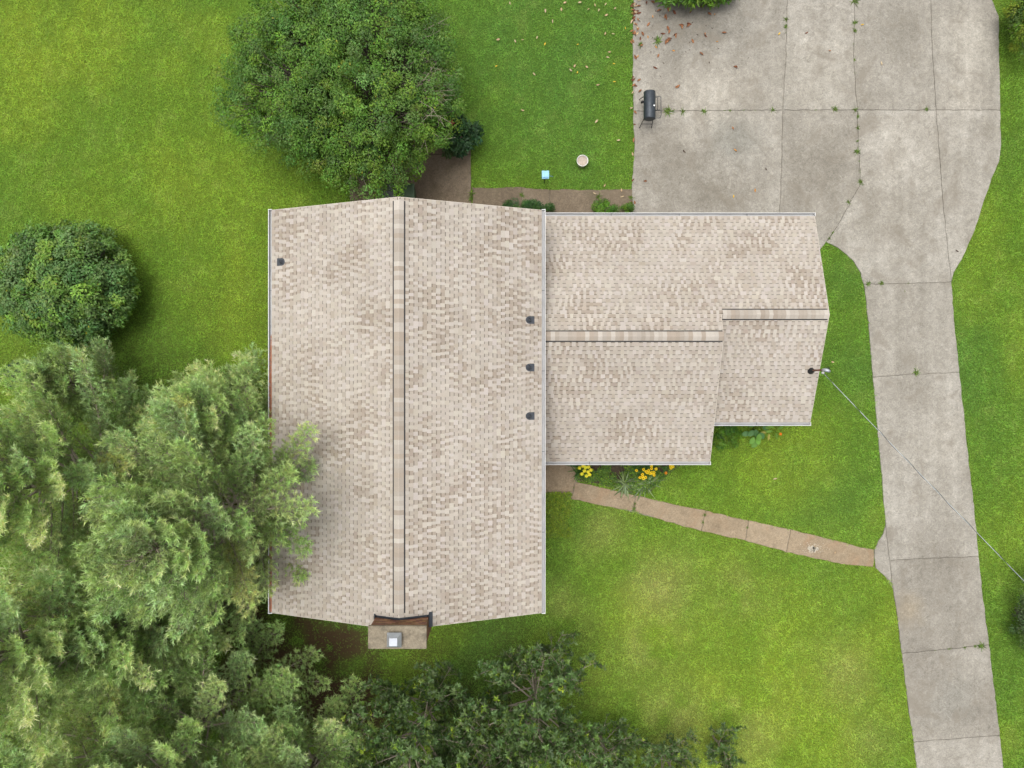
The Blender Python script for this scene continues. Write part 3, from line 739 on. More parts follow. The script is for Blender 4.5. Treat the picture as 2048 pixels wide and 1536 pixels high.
mb = MB(); mb.tube([(R*.9, -.25, gz+.13), (R+.06, -.24, gz+.15), (R+.06, .24, gz+.15), (R*.9, .25, gz+.13)], .011, 7); gp(mb, 'handle', M['black'], lid)
mb = MB(); mb.lathe([(.032, 0), (.032, .02), (.0, .025)], 14, (.14, -.07, gz+.175)); gp(mb, 'thermometer', M['white'], lid)
mb = MB(); mb.tube([(R*.7, .36, gz-.02), (.40, .36, gz-.02), (.44, .32, gz-.02), (.45, -.36, gz-.02), (.43, -.44, gz-.02), (.36, -.47, gz-.02), (R*.7, -.47, gz-.02)], .012, 7)
mb.tube([(R*.7, -.17, gz-.02), (.40, -.17, gz-.02), (.44, -.22, gz-.02)], .009, 6)
for y in np.arange(-.42, .34, .055): mb.tube([(R*.85, y, gz-.026), (.44, y, gz-.026)], .0035, 4)
gp(mb, 'shelf_rack', M['barrel'], g, True)
mb = MB(); mb.tube([(-R*.8, .16, gz+.03), (-R-.06, .1, gz+.02), (-R-.09, .08, gz+.06), (-R-.09, .08, gz+.22)], [.03, .03, .034, .036], 9); gp(mb, 'smoke_stack', M['black'], g, True)
for sx in (-1, 1):
    for sy in (-1, 1):
        mb = MB(); mb.tube([(sx*R*.75, sy*.42, gz-.14), (sx*(R+.02), sy*.56, .0)], .014, 7); gp(mb, 'leg', M['black'], g)
mb = MB(); mb.tube([(-R*.9, -.52, .32), (R*.9, -.52, .32)], .012, 6); mb.tube([(-R*.9, .52, .32), (R*.9, .52, .32)], .012, 6); gp(mb, 'brace', M['black'], g)
# white bucket
bz = .40; b = empty('bucket', (PX(1165, bz), PY(321, bz), 0.0), 'white round bucket of pale sand standing on the lawn', 'bucket')
mb = MB(); mb.lathe([(.165, 0), (.172, .02), (.205, .36), (.222, .37), (.224, .40), (.205, .402), (.198, .37), (.19, .28)], 32, cap1=False); gp(mb, 'pail', M['bucket'], b, True)
mb = MB(); mb.lathe([(.199, .33), (.12, .345), (.04, .352), (.0, .35)], 28, cap0=False, cap1=False)
mb.v = [(x, y, z+.012*math.sin(x*40)*math.cos(y*33)) for x, y, z in mb.v]; gp(mb, 'fill', M['sand'], b, True)
# pale blue bird feeder
fz = 1.1; f = empty('bird_feeder', (PX(1091, fz), PY(349, fz), 0), 'small pale blue square feeder box standing on the lawn', 'bird feeder')
mb = MB(); mb.tube([(0, 0, 0), (0, 0, fz-.2)], .018, 8); gp(mb, 'post', M['black'], f)
mb = MB(); mb.box(-.11, .11, -.12, .12, fz-.22, fz-.015); gp(mb, 'box', M['blue_dark'], f)
mb = MB(); mb.add([(-.135,-.09,fz-.01),(.135,-.09,fz-.01),(.135,.14,fz+.02),(.045,.14,fz+.02),(.03,.115,fz+.018),(-.03,.115,fz+.018),(-.045,.14,fz+.02),(-.135,.14,fz+.02)], [tuple(range(8))])
mb.add([(-.135,-.09,fz-.03),(.135,-.09,fz-.03),(.135,.14,fz),(-.135,.14,fz)], [(3,2,1,0)]); gp(mb, 'lid', M['blue'], f)
mb = MB(); mb.box(-.135, .135, -.145, -.092, fz-.06, fz-.04); gp(mb, 'perch_ledge', M['blue'], f)
mb = MB(); mb.tube([(.13, .02, fz-.2), (.24, .0, fz-.22), (.30, .01, fz-.3)], .01, 6); gp(mb, 'hook', M['blue_dark'], f)
# two bins against the north gable
for px, m, lab in ((777, 'bin_grey', 'grey lidded bin against the house gable under the tree'), (813, 'bin_green', 'green lidded bin against the house gable under the tree')):
    z = 1.05; t = empty('wheeled_bin', (PX(px, z), PY(384, z), .054), lab, 'bin', 'bins by the patio')
    z -= .054
    mb = MB(); vs = [(sx*.23, sy*.24, 0.02) for sx, sy in ((-1,-1),(1,-1),(1,1),(-1,1))]+[(sx*.275, sy*.3, z-.07) for sx, sy in ((-1,-1),(1,-1),(1,1),(-1,1))]
    mb.add(vs, [(3,2,1,0),(4,5,6,7)]+[(i, (i+1) % 4, (i+1) % 4+4, i+4) for i in range(4)]); gp(mb, 'body', M[m], t)
    mb = MB(); vs = [(sx*.295, sy*.33, z-.066) for sx, sy in ((-1,-1),(1,-1),(1,1),(-1,1))]+[(sx*.29, sy*.325, z-.02) for sx, sy in ((-1,-1),(1,-1),(1,1),(-1,1))]+[(sx*.24, sy*.27, z) for sx, sy in ((-1,-1),(1,-1),(1,1),(-1,1))]
    mb.add(vs, [(8,9,10,11)]+[(i+k, (i+1) % 4+k, (i+1) % 4+4+k, i+4+k) for i in range(4) for k in (0, 4)]); gp(mb, 'lid', M[m], t)
    for s in (-1, 1):
        mb = MB(); mb.tube([(s*.24, -.27, .1), (s*.285, -.27, .1)], .1, 14); gp(mb, 'wheel', M['black'], t)

# ------------------------------------------------------------------ vegetation builders
def leaves_mesh(pos, dr, nr, L, W, colr, K=None, fold=.18, droop=.12):
    """rhombic leaves: 4 vertices, 2 triangles each, folded along the midrib"""
    n = len(pos); dr = unit(dr); side = unit(np.cross(dr, nr)); nr = np.cross(side, dr)
    L = L[:, None]; W = W[:, None]
    b = pos; l = pos+dr*L*.45+side*W*.5+nr*W*fold; r = pos+dr*L*.45-side*W*.5+nr*W*fold
    t = pos+dr*L-np.array([0, 0, 1.])*L*droop
    V = np.stack([b, l, t, r], 1).reshape(-1, 3)
    i = np.arange(n)*4
    F = np.concatenate([np.stack([i, i+2, i+1], 1), np.stack([i, i+3, i+2], 1)])
    return V, F, np.repeat(colr, 4, 0)
def needles_mesh(pos, dr, L, W, colr, rs):
    n = len(pos); dr = unit(dr); s = unit(np.cross(dr, unit(rs.randn(n, 3))))*W[:, None]*.5
    V = np.stack([pos-s, pos+s, pos+dr*L[:, None]], 1).reshape(-1, 3); i = np.arange(n)*3
    return V, np.stack([i, i+1, i+2], 1), np.repeat(colr, 3, 0)
def palette(rs, n, cols, jitter=.15, w=None):
    cols = np.array(cols); k = rs.choice(len(cols), n, p=w); c = cols[k]
    return c*(1+jitter*rs.randn(n, 1)).clip(.5, 1.6)*(1+.05*rs.randn(n, 3))

def pine(px, py, h, R, seed, label, tone=1., lean=(0, 0), yellow=.04, pxz=0., bare=.12):
    """white pine: trunk, whorled limbs (branches), needle tufts (crown)"""
    rs = np.random.RandomState(seed); bx, by, _ = P(px, py, pxz)
    root = empty('pine_tree', (bx, by, 0), label, 'pine tree', 'tall pines beside the house')
    base = np.array([bx, by, 0.]); top = np.array([bx+lean[0], by+lean[1], h])
    def axis(z):
        t = z/h; return base+(top-base)*t+np.array([math.sin(t*5+seed)*.1, math.cos(t*4+seed)*.1, 0])*t
    tr = MB(); zz = np.linspace(0, h, 14); tr.tube([axis(z) for z in zz], [.015+.0135*h*(1-z/h)**.9 for z in zz], 9)
    tr.build('trunk', M['bark'], root, True)
    br = MB(); SP = []; SD = []; SL = []; SC = []
    up = np.array([0, 0, 1.])
    cols = np.array([(.34, .46, .180), (.42, .535, .235), (.285, .405, .155), (.335, .46, .215), (.45, .51, .20)])
    def tuft(p, d, l, c): SP.append(p); SD.append(d); SL.append(l); SC.append(c)
    z = .14*h
    while z < h*.97:
        fr = z/h
        Lm = R*(1-fr)**.6+.35
        if fr < .3: Lm *= .78+.7*fr
        nb = rs.randint(5, 7); a0 = rs.rand()*6.28
        for k in range(nb):
            if rs.rand() < bare: continue
            az = a0+k*2*math.pi/nb+rs.randn()*.25; L = Lm*rs.uniform(.62, 1.15)
            el = .10+.75*fr**1.3+rs.randn()*.11
            d = np.array([math.cos(az)*math.cos(el), math.sin(az)*math.cos(el), math.sin(el)])
            sd = unit(np.cross(d, up)); cv = rs.uniform(.08, .24)*L; bend = rs.randn()*.10*L
            s0 = axis(min(h, z+rs.randn()*.14))
            f = lambda t: s0+d*L*t+up*cv*t*t+sd*bend*t*t
            g = lambda t: unit(d*L+up*cv*2*t+sd*bend*2*t)
            ts = np.linspace(0, 1, 7); r0 = .012+.010*L
            br.tube([f(t) for t in ts], [r0*(1-t)+.006*t for t in ts], 5)
            base_c = cols[rs.choice(5, p=[.34, .28, .2, .18-yellow*.3, yellow*.3])]*(1+.07*rs.randn())
            t = (.17 if L > 1.2 else .10)+rs.rand()*.06; flip = 1
            while t < 1.0:                      # a plume: short twigs to both sides, tufts standing on them
                p = f(t); tg = g(t); sv = unit(np.cross(tg, up)); flip = -flip
                tl = (.16+.50*math.sin(math.pi*min(1, (1.03-t)/.95))**.8*min(1, .45+L*.22))*rs.uniform(.65, 1.2)
                td = unit(tg*.80+sv*flip*rs.uniform(.45, .8)+up*rs.uniform(-.05, .35))
                e = p+td*tl
                if tl > .22: br.tube([p, e], [.008, .003], 4, cap=False)
                m = max(1, int(round(tl/.15)))
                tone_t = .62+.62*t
                for q in range(m):
                    u = (q+.75)/m
                    sp = p+td*tl*u+rs.randn(3)*.02; f2 = 1 if q % 2 else -1
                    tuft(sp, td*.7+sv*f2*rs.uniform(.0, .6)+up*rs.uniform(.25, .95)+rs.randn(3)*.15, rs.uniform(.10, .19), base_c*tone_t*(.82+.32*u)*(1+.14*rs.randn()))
                if rs.rand() < .55: tuft(p+up*.02, tg*.6+up*.8+rs.randn(3)*.2, .14, base_c*tone_t*.95)
                t += rs.uniform(.06, .09)/max(.8, L)*(1.5 if t < .35 else 1 if t < .6 else .85)
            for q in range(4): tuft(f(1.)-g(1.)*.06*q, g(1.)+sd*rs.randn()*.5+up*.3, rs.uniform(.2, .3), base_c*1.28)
        z += rs.uniform(.36, .52)*(1 if fr < .75 else .75)
    tuft(axis(h), up, .4, cols[1])
    br.build('branches', M['pale_bark'], root, True)
    SP = np.array(SP); SD = unit(np.array(SD)); SL = np.array(SL); SC = np.array(SC)
    kx = FPX/(HC-SP[:, 2]); ux_, uy_ = 1024+SP[:, 0]*kx, 768-SP[:, 1]*kx
    keep = (ux_ > -260) & (uy_ < 1760)           # the side of the grove far outside the view carries no needles
    SP, SD, SL, SC = SP[keep], SD[keep], SL[keep], SC[keep]; n = len(SP); K = 15
    sc_ = SC*tone*(1+.05*rs.randn(n, 3))
    t = np.tile(np.linspace(.0, 1, K), (n, 1))+rs.rand(n, K)*.1
    pos = SP[:, None]+SD[:, None]*(SL[:, None]*t)[..., None]
    rad = unit(np.cross(SD[:, None], rs.randn(n, K, 3)))
    nd = SD[:, None]*(.42+.4*t[..., None])+rad*rs.uniform(.45, .95, (n, K, 1))
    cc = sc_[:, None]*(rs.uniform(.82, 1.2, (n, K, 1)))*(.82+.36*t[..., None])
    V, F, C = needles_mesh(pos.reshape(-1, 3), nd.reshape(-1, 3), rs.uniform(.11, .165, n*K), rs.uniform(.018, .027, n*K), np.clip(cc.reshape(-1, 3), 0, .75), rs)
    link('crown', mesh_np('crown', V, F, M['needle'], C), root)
    return root, len(F)

def rosette_tree(px, py, h, R, seed, name, label, cols, leafL=.17, leafW=.06, z0=.25, cat='tree', group=None, dens=1., K=9, mat_='gloss_leaf', lean=(0, 0), elev=.55, w=None):
    """open broadleaf tree with whorls of long leaves at the twig ends"""
    rs = np.random.RandomState(seed); bx, by, _ = P(px, py)
    root = empty(name, (bx, by, 0), label, cat, group)
    base = np.array([bx, by, 0.]); top = np.array([bx+lean[0], by+lean[1], h]); up = np.array([0, 0, 1.])
    tr = MB(); ts = np.linspace(0, 1, 10)
    ax = lambda t: base+(top-base)*t+np.array([math.sin(t*4+seed), math.cos(t*5+seed), 0])*.12*t
    tr.tube([ax(t) for t in ts], [.015+.016*h*(1-t) for t in ts], 8); tr.build('trunk', M['pale_bark'], root, True)
    br = MB(); SP = []; SD = []
    nb = int(26*dens*h/5)
    for b in range(nb):
        t0 = z0+(1-z0)*((b+.5)/nb)**.9; az = b*2.4+rs.randn()*.3; fr = (t0-z0)/(1-z0)
        L = R*(math.sin(math.pi*(.22+.72*fr)))**.8*rs.uniform(.7, 1.15); el = elev*(.5+1.0*fr)+rs.randn()*.12
        d = np.array([math.cos(az)*math.cos(el), math.sin(az)*math.cos(el), math.sin(el)]); sv = unit(np.cross(d, up)); s0 = ax(t0); cv = .12*L; bd = rs.randn()*.12*L
        f = lambda t: s0+d*L*t+up*cv*t*t+sv*bd*t*t
        br.tube([f(t) for t in np.linspace(0, 1, 6)], [(.012+.009*L)*(1-t)+.005*t for t in np.linspace(0, 1, 6)], 5)
        m = int(7+5*L)
        for q in range(m):
            t = rs.uniform(.25, 1.)**.8; p = f(t); tl = rs.uniform(.25, .75)*(.5+.5*L/R)
            td = unit(d*rs.uniform(.2, 1.)+sv*rs.randn()*.9+up*rs.uniform(-.1, .8))
            e = p+td*tl
            br.tube([p, p+td*tl*.5, e], [.008, .006, .004], 4, cap=False)
            SP.append(e); SD.append(td)
            for x in range(2):
                u = rs.uniform(.3, .9); SP.append(p+td*tl*u); SD.append(unit(td+rs.randn(3)*.7))
            if rs.rand() < .6:
                td2 = unit(td+rs.randn(3)*.8+up*.2); e2 = p+td*tl*.6+td2*tl*.6; br.tube([p+td*tl*.6, e2], [.006, .003], 4, cap=False); SP.append(e2); SD.append(td2)
        SP.append(f(1.)); SD.append(unit(d+up*.3))
    SP.append(ax(1.)); SD.append(up)
    br.build('branches', M['pale_bark'], root, True)
    SP = np.array(SP); SD = unit(np.array(SD)); n = len(SP)
    sc_ = palette(rs, n, cols, .16, w)
    rad = unit(np.cross(SD[:, None], rs.randn(n, K, 3))); dr = unit(SD[:, None]*rs.uniform(.1, .9, (n, K, 1))+rad)
    nr = unit(SD[:, None]+rs.randn(n, K, 3)*.25+up*.35)
    pos = SP[:, None]-SD[:, None]*rs.uniform(0, .1, (n, K, 1))
    cc = sc_[:, None]*rs.uniform(.75, 1.25, (n, K, 1))
    V, F, C = leaves_mesh(pos.reshape(-1, 3), dr.reshape(-1, 3), nr.reshape(-1, 3), leafL*rs.uniform(.65, 1.2, n*K), leafW*rs.uniform(.75, 1.2, n*K), cc.reshape(-1, 3))
    link('crown', mesh_np('crown', V, F, M[mat_], C), root)
    return root, len(F)

def lobed(name, label, cat, px, py, zc, radii, nlobe, lr, nleaf, leaf, cols, seed, group=None, w=None, flat=.0, pz=None, stems=3, mat_='leaf', shell=(.75, 1.02), zmin=.05, up_bias=.35, hole=.0, accents=0, und_amp=1.):
    """dense broadleaf crown: lobes of leaves over an uneven dome, each carried by its own limb"""
    rs = np.random.RandomState(seed); cx, cy, _ = P(px, py, zc if pz is None else pz)
    root = empty(name, (cx, cy, 0), label, cat, group)
    LC = []; tries = 0
    while len(LC) < nlobe and tries < nlobe*60:
        tries += 1
        d = unit(rs.randn(3)); d[2] = abs(d[2]) if rs.rand() < .86 else -abs(d[2])*.6
        r = rs.uniform(*shell) if rs.rand() < .8 else rs.uniform(.3, .8)
        und = 1+und_amp*(.16*math.sin(d[0]*4+seed)+.12*math.cos(d[1]*5-seed*2)+.10*math.sin((d[0]+d[2])*7+seed))
        p = np.array([cx, cy, zc])+d*np.array(radii)*r*und
        if p[2] < zmin: continue
        if hole and rs.rand() < hole and vnoise(np.array(p[0]*1.1+seed), np.array(p[1]*1.1)) > .6: continue
        LC.append(p)
    LC = np.array(LC)
    tr = MB(); br = MB()
    forks = []
    for k in range(stems):
        a = k*6.28/stems+rs.rand(); e = np.array([cx+math.cos(a)*radii[0]*.25*(stems > 1), cy+math.sin(a)*radii[1]*.25*(stems > 1), zc*.75+radii[2]*.1])
        b0 = np.array([cx+math.cos(a)*.10, cy+math.sin(a)*.10, 0]); rr = .028*max(radii)
        tr.tube([b0, b0*.6+e*.4+rs.randn(3)*.05, e], [rr, rr*.8, rr*.5], 8); forks.append(e)
    tr.build('trunk', M['bark'], root, True)
    for p in LC:
        f = forks[int(np.argmin([np.linalg.norm(p-q) for q in forks]))]
        m = (f+p)/2+np.array([0, 0, -.08*np.linalg.norm(p-f)])+rs.randn(3)*.06*np.linalg.norm(p-f)
        br.tube([f, m, p], [.011*max(radii), .007*max(radii), .006], 5, cap=False)
    br.build('branches', M['bark'], root, True)
    n = nlobe and len(LC)*nleaf; idx = np.repeat(np.arange(len(LC)), nleaf)
    d = unit(rs.randn(n, 3)+np.array([0, 0, up_bias])); lrv = rs.uniform(.7, 1.3, len(LC))*lr
    rr = rs.uniform(.35, 1.05, n)**.6
    sq = np.array([1, 1, .75])
    pos = LC[idx]+d*sq*(lrv[idx]*rr)[:, None]
    out = unit(pos-np.array([cx, cy, zc]))
    nr = unit(d*.8+out*.5+np.array([0, 0, .5])+rs.randn(n, 3)*.45)
    dr = np.cross(nr, rs.randn(n, 3)); dr = unit(dr)+out*.5-np.array([0, 0, .15])
    lc = palette(rs, len(LC), cols, .14, w)
    cc = lc[idx]*rs.uniform(.72, 1.28, (n, 1))*(1+.07*rs.randn(n, 3))
    if accents:
        k = rs.rand(n) < accents; cc[k] = np.array([.3, .3, .03])
    V, F, C = leaves_mesh(pos, dr, nr, leaf[0]*rs.uniform(.65, 1.3, n), leaf[1]*rs.uniform(.7, 1.25, n), cc)
    V[:, 2] = np.maximum(V[:, 2], .01)
    link('crown', mesh_np('crown', V, F, M[mat_], C), root)
    return root, len(F)

NT = 0
# broad tree beyond the north gable
r, k = lobed('broad_tree', 'broad dense green tree with fine leaves beyond the roof gable', 'tree', 700, 160, 2.7, (4.1, 4.3, 2.5), 1150, .30, 128, (.088, .044),
      [(.098, .20, .026), (.135, .25, .028), (.078, .165, .03), (.105, .20, .042)], 31, stems=4, w=[.35, .25, .22, .18], shell=(.70, 1.0), accents=.004, und_amp=.5); NT += k
# bare twigs on its east side
mb = MB(); rt = np.random.RandomState(4)
for i in range(80):
    z = rt.uniform(3.2, 4.3); p0 = np.array(P(845+rt.randn()*14, 165+rt.randn()*38, z)); a = rt.randn()*.55+(.1)
    L = rt.uniform(.4, 1.15); p1 = p0+np.array([math.cos(a), math.sin(a), .12])*L*.5; a += rt.randn()*.4; p2 = p1+np.array([math.cos(a), math.sin(a), .1])*L*.5
    mb.tube([p0, p1, p2], [.010, .008, .003], 4, cap=False)
    a2 = a+rt.choice([-1, 1])*.6; mb.tube([p1, p1+np.array([math.cos(a2), math.sin(a2), .05])*L*.35], [.006, .003], 4, cap=False)
mb.build('bare_twigs', M['pale_bark'], r)
# round shrub on the west lawn
r, k = lobed('round_shrub', 'large round dark green shrub alone on the lawn', 'shrub', 137, 572, 1.15, (2.42, 2.35, 1.85), 430, .28, 115, (.125, .066),
      [(.125, .23, .045), (.10, .19, .05), (.18, .31, .045), (.115, .205, .062)], 12, w=[.3, .34, .16, .2], stems=5, shell=(.82, 1.02), hole=.3, accents=.0015, und_amp=.35); NT += k
r, k = lobed('small_shrub', 'small dark shrub half hidden behind the pines', 'shrub', 45, 752, .5, (.62, .55, .5), 22, .2, 160, (.06, .035), [(.02, .055, .035), (.03, .07, .03)], 13, stems=2); NT += k

# pines, south-west corner
for args in (
   (312, 918, 11., 4.1, 41, 'pine with bare pale limbs on the outer lawn side of the grove', 1.08, (-.4, -.2), .10),
   (592, 974, 11., 5.0, 42, 'pine whose limbs reach far over the roof edge', .92, (-.2, .1), .03),
   (528, 832, 7.4, 2.5, 48, 'narrow pine standing apart near the roof gutter', 1., (-.1, .1), .03),
   (330, 1130, 13., 4.6, 43, 'tall pine in the middle of the grove at the picture edge', 1.1, (-.2, -.2), .06),
   (430, 1130, 8.6, 3.4, 49, 'shorter pine hemmed in at the heart of the grove', .9, (-.2, -.1), .03),
   (498, 1345, 10.5, 4.0, 44, 'pine beside the brown earth south of the roof corner', 1., (-.3, -.2), .04),
   (672, 1440, 9., 2.7, 45, 'pale pine next to the dark leafy tree at the bottom edge', 1.05, (-.1, -.3), .12),
   (330, 1390, 13., 4.4, 46, 'tallest pine at the bottom corner of the grove', 1.05, (-.2, -.4), .06),
   (245, 768, 5., 1.5, 47, 'small pine at the grove end nearest the round shrub', .85, (0, 0), .02)):
    r, k = pine(*args[:6], tone=args[6], lean=args[7], yellow=args[8]); NT += k

# dark whorled trees, bottom edge
DK = [(.060, .112, .028), (.080, .142, .036), (.105, .17, .052), (.12, .195, .034), (.25, .35, .03)]
DW = [.34, .32, .2, .12, .02]
for a in ((865, 1372, 6., 2.6, 51, 'dark leafy tree just below the chimney', .98), (1066, 1335, 5.6, 2.6, 52, 'dark leafy tree between the chimney tree and the lawn', 1.05), (968, 1470, 6.4, 2.7, 53, 'dark leafy tree cut by the bottom edge of the picture', 1.)):
    r, k = rosette_tree(*a[:5], 'broadleaf_tree', a[5], DK, .15, .052, .2, 'tree', 'dark trees south of the house', 1.35*a[6], w=DW, K=11); NT += k
for a in ((1200, 1468, 3., 1.5, 56, 'low dark sapling beside the dark leafy trees', 1.), (1320, 1490, 2.2, 1.4, 54, 'low dark sapling at the bottom edge of the lawn', 1.), (1425, 1470, 1.6, .6, 55, 'slim dark sapling alone at the bottom of the lawn', .7)):
    r, k = rosette_tree(*a[:5], 'sapling', a[5], DK, .13, .045, .1, 'sapling', 'dark saplings on the south lawn', 1.6*a[6], w=DW); NT += k

# shrubs along walls and edges
SH = [(.035, .10, .018), (.05, .13, .02), (.028, .082, .022)]
LG = [(.085, .19, .014), (.11, .22, .015), (.06, .15, .014)]
for nm, lab, px, py, zc, rad, nl, lr, nf, lf, cols, sd in (
   ('clipped_bush', 'dark clipped bush on the walkway at the gutter corner', 1056, 424, .45, (.85, .42, .48), 46, .17, 170, (.055, .03), SH, 61),
   ('clipped_bush', 'bright green bush between walkway and garage eave', 1213, 424, .4, (.50, .36, .36), 30, .15, 160, (.05, .028), LG, 62),
   ('weedy_bush', 'small green weed bush at the driveway corner by the eave', 1256, 420, .25, (.2, .28, .25), 12, .11, 90, (.06, .025), LG, 63),
   ('hedge_bush', 'yellow-green bush at the top corner beside the driveway', 2060, 34, 1.0, (.68, 1.25, .95), 60, .24, 170, (.10, .04), [(.10, .18, .012), (.06, .12, .012), (.15, .21, .015)], 64),
   ('hedge_bush', 'dark bush cut by the edge of the picture beside the driveway', 2068, 1235, .8, (.75, 1.55, .85), 60, .25, 150, (.08, .035), [(.06, .11, .03), (.085, .15, .03), (.07, .10, .04)], 65),
   ('flowering_bush', 'dark glossy bush under the broad tree at the patio', 915, 268, .9, (.72, .85, .62), 34, .24, 90, (.15, .075), [(.02, .06, .024), (.03, .08, .028), (.05, .115, .03)], 66),
   ('laurel_bush', 'laurel bush overhanging the driveway top edge', 1390, -32, .6, (1.75, .66, .42), 70, .3, 90, (.19, .07), [(.07, .15, .014), (.10, .19, .016), (.05, .11, .012)], 67)):
    r, k = lobed(nm, lab, 'bush', px, py, zc, rad, nl, lr, nf, lf, cols, sd, stems=3, pz=zc*1.1); NT += k
    if nm == 'flowering_bush':
        mb = MB(); x, y, z = P(903, 246, 1.5)
        for q in range(5):
            a = q*6.28/5; c, s = math.cos(a), math.sin(a)
            mb.add([(x, y, z), (x+.07*c-.04*s, y+.07*s+.04*c, z+.03), (x+.13*c, y+.13*s, z+.01), (x+.07*c+.04*s, y+.07*s-.04*c, z+.03)], [(0,1,2,3)], (.62, .10, .09))
        mb.build('red_flower', M['petal'], r)

# ground cover beside the house wall
rs = np.random.RandomState(70); n = 5200
x = rs.uniform(PX(1078, .2), PX(1142, .2), n); y = rs.uniform(PY(1075, .2), PY(986, .2), n)
ok = (vnoise(x*2.2, y*2.2)*.5+(PX(1146, .2)-x)*.8 > .32); x, y = x[ok], y[ok]; n = len(x)
pos = np.stack([x, y, rs.uniform(.04, .24, n)], 1); nr = unit(rs.randn(n, 3)*.4+np.array([0, 0, 1.])); dr = np.cross(nr, rs.randn(n, 3))
V, F, C = leaves_mesh(pos, dr, nr, rs.uniform(.05, .12, n), rs.uniform(.025, .05, n), palette(rs, n, [(.17, .26, .018), (.12, .21, .018), (.22, .30, .02)], .2))
o = link('ground_cover', mesh_np('ground_cover', V, F, M['leaf'], C)); tag(o, 'yellow-green ground cover along the house wall by the path', 'ground cover', kind='stuff'); NT += len(F)
# flower bed soil and low weeds
bed = sheet('flower_bed', [(1120,905),(1420,905),(1355,935),(1330,955),(1300,985),(1270,985),(1212,973),(1155,962),(1142,940)], .006, M['soil']); tag(bed, 'bare soil of the flower bed under the eave', 'flower bed', kind='structure')
n = 11000; x = rs.uniform(PX(1150, 0), PX(1345, 0), n); y = rs.uniform(PY(985, 0), PY(915, 0), n)
BEDW = wpoly([(1145,905),(1360,905),(1345,940),(1290,985),(1215,970),(1150,955)])
ok = in_poly(x, y, BEDW) & (fbm(x, y, .8, 3, 9) > .36); x, y = x[ok], y[ok]; n = len(x)
pos = np.stack([x, y, rs.uniform(.02, .2, n)], 1); nr = unit(rs.randn(n, 3)*.5+np.array([0, 0, 1.])); dr = np.cross(nr, rs.randn(n, 3))
V, F, C = leaves_mesh(pos, dr, nr, rs.uniform(.05, .13, n), rs.uniform(.02, .05, n), palette(rs, n, [(.09, .18, .024), (.14, .24, .018), (.065, .14, .026)], .2))
o = link('bed_weeds', mesh_np('bed_weeds', V, F, M['leaf'], C)); tag(o, 'low green weeds filling the flower bed', 'weeds', kind='stuff'); NT += len(F)

def strap_leaf(mb, base, az, L, wd, rise, c, droop=.5, n=6):
    d = np.array([math.cos(az), math.sin(az), 0]); s = np.array([-d[1], d[0], 0]); vs = []
    for i in range(n+1):
        t = i/n; p = base+d*L*t*.92+np.array([0, 0, 1])*(rise*t-droop*L*t*t); ww = wd*(1-t**2.2)*.5+.002
        p[2] = max(p[2], .02)
        vs += [p+s*ww+np.array([0, 0, ww*.5]), p-s*ww+np.array([0, 0, ww*.5]), p]
    fs = []
    for i in range(n):
        a = i*3; fs += [(a, a+2, a+5, a+3), (a+2, a+1, a+4, a+5)]
    mb.add(vs, fs, c)
# grey-green strap-leaved plant(s) by the path
for (px, py), nl, lab, sd in (((1250, 970), 44, 'grey-green strap-leaved plant arching over the path edge', 1), ((1292, 966), 34, 'strap-leaved plant beside the orange-yellow flowers', 2)):
    rq = np.random.RandomState(80+sd); x, y, _ = P(px, py, .15); t = empty('strap_leaf_plant', (x, y, 0), lab, 'plant', 'strap-leaved plants in the flower bed')
    for i in range(nl):
        mb = MB(); c = np.array([.15, .20, .095])*rq.uniform(.55, 1.7)*np.array([1, 1, rq.uniform(.6, 1.2)])
        strap_leaf(mb, np.array([rq.randn()*.06, rq.randn()*.06, .05]), i*2.399+rq.randn()*.2, rq.uniform(.4, .88), rq.uniform(.04, .065), rq.uniform(.3, .5), c, rq.uniform(.4, .8))
        gp(mb, 'leaf', M['leaf'], t)
# yellow lilies
def flower(t, x, y, z, r, petal, eye=None, n=6, rq=random, eye_r=.24):
    fo = MB(); a0 = rq.random()*6.28
    for q in range(n):
        a = a0+q*6.283/n; c, s = math.cos(a), math.sin(a); wq = .62*r*3.1/n
        k = rq.uniform(.85, 1.15); col_ = tuple(v*rq.uniform(.88, 1.08) for v in petal)
        fo.add([(x, y, z), (x+.55*r*c-wq*s, y+.55*r*s+wq*c, z+.012), (x+r*k*c, y+r*k*s, z-.004), (x+.55*r*c+wq*s, y+.55*r*s-wq*c, z+.012)], [(0,1,2,3)], col_)
    o = gp(fo, 'flower', M['petal'], t)
    if eye:
        e = MB(); e.lathe([(r*eye_r, 0), (r*eye_r*.85, .018), (r*eye_r*.4, .03), (0.001, .033)], 9, (x, y, z+.004), eye, cap0=False, cap1=False); gp(e, 'flower_centre', M['petal'], o)
    st = MB(); st.tube([(x*.25, y*.25, .02), (x*.7, y*.7, z*.6), (x, y, z)], .006, 4, (.05, .11, .02), cap=False); gp(st, 'stem', M['leaf'], t)
rq = random.Random(5)
x0, y0, _ = P(1160, 938, .3); t = empty('yellow_lily', (x0, y0, 0), 'lily clump with pale yellow flowers at the path corner', 'plant')
for i in range(46):
    mb = MB(); strap_leaf(mb, np.array([rq.gauss(0, .08), rq.gauss(0, .08), .03]), i*2.399, rq.uniform(.3, .6), .03, rq.uniform(.4, .6), np.array([.04, .10, .022])*rq.uniform(.7, 1.5), .6); gp(mb, 'leaf', M['leaf'], t)
for px, py in ((1166, 932), (1171, 935), (1177, 934), (1176, 944), (1179, 949), (1173, 952), (1164, 948), (1169, 942), (1159, 936), (1182, 940)):
    X, Y, Z = P(px, py, .55); flower(t, X-x0, Y-y0, Z, .085, (.78, .72, .05), None, 6, rq)
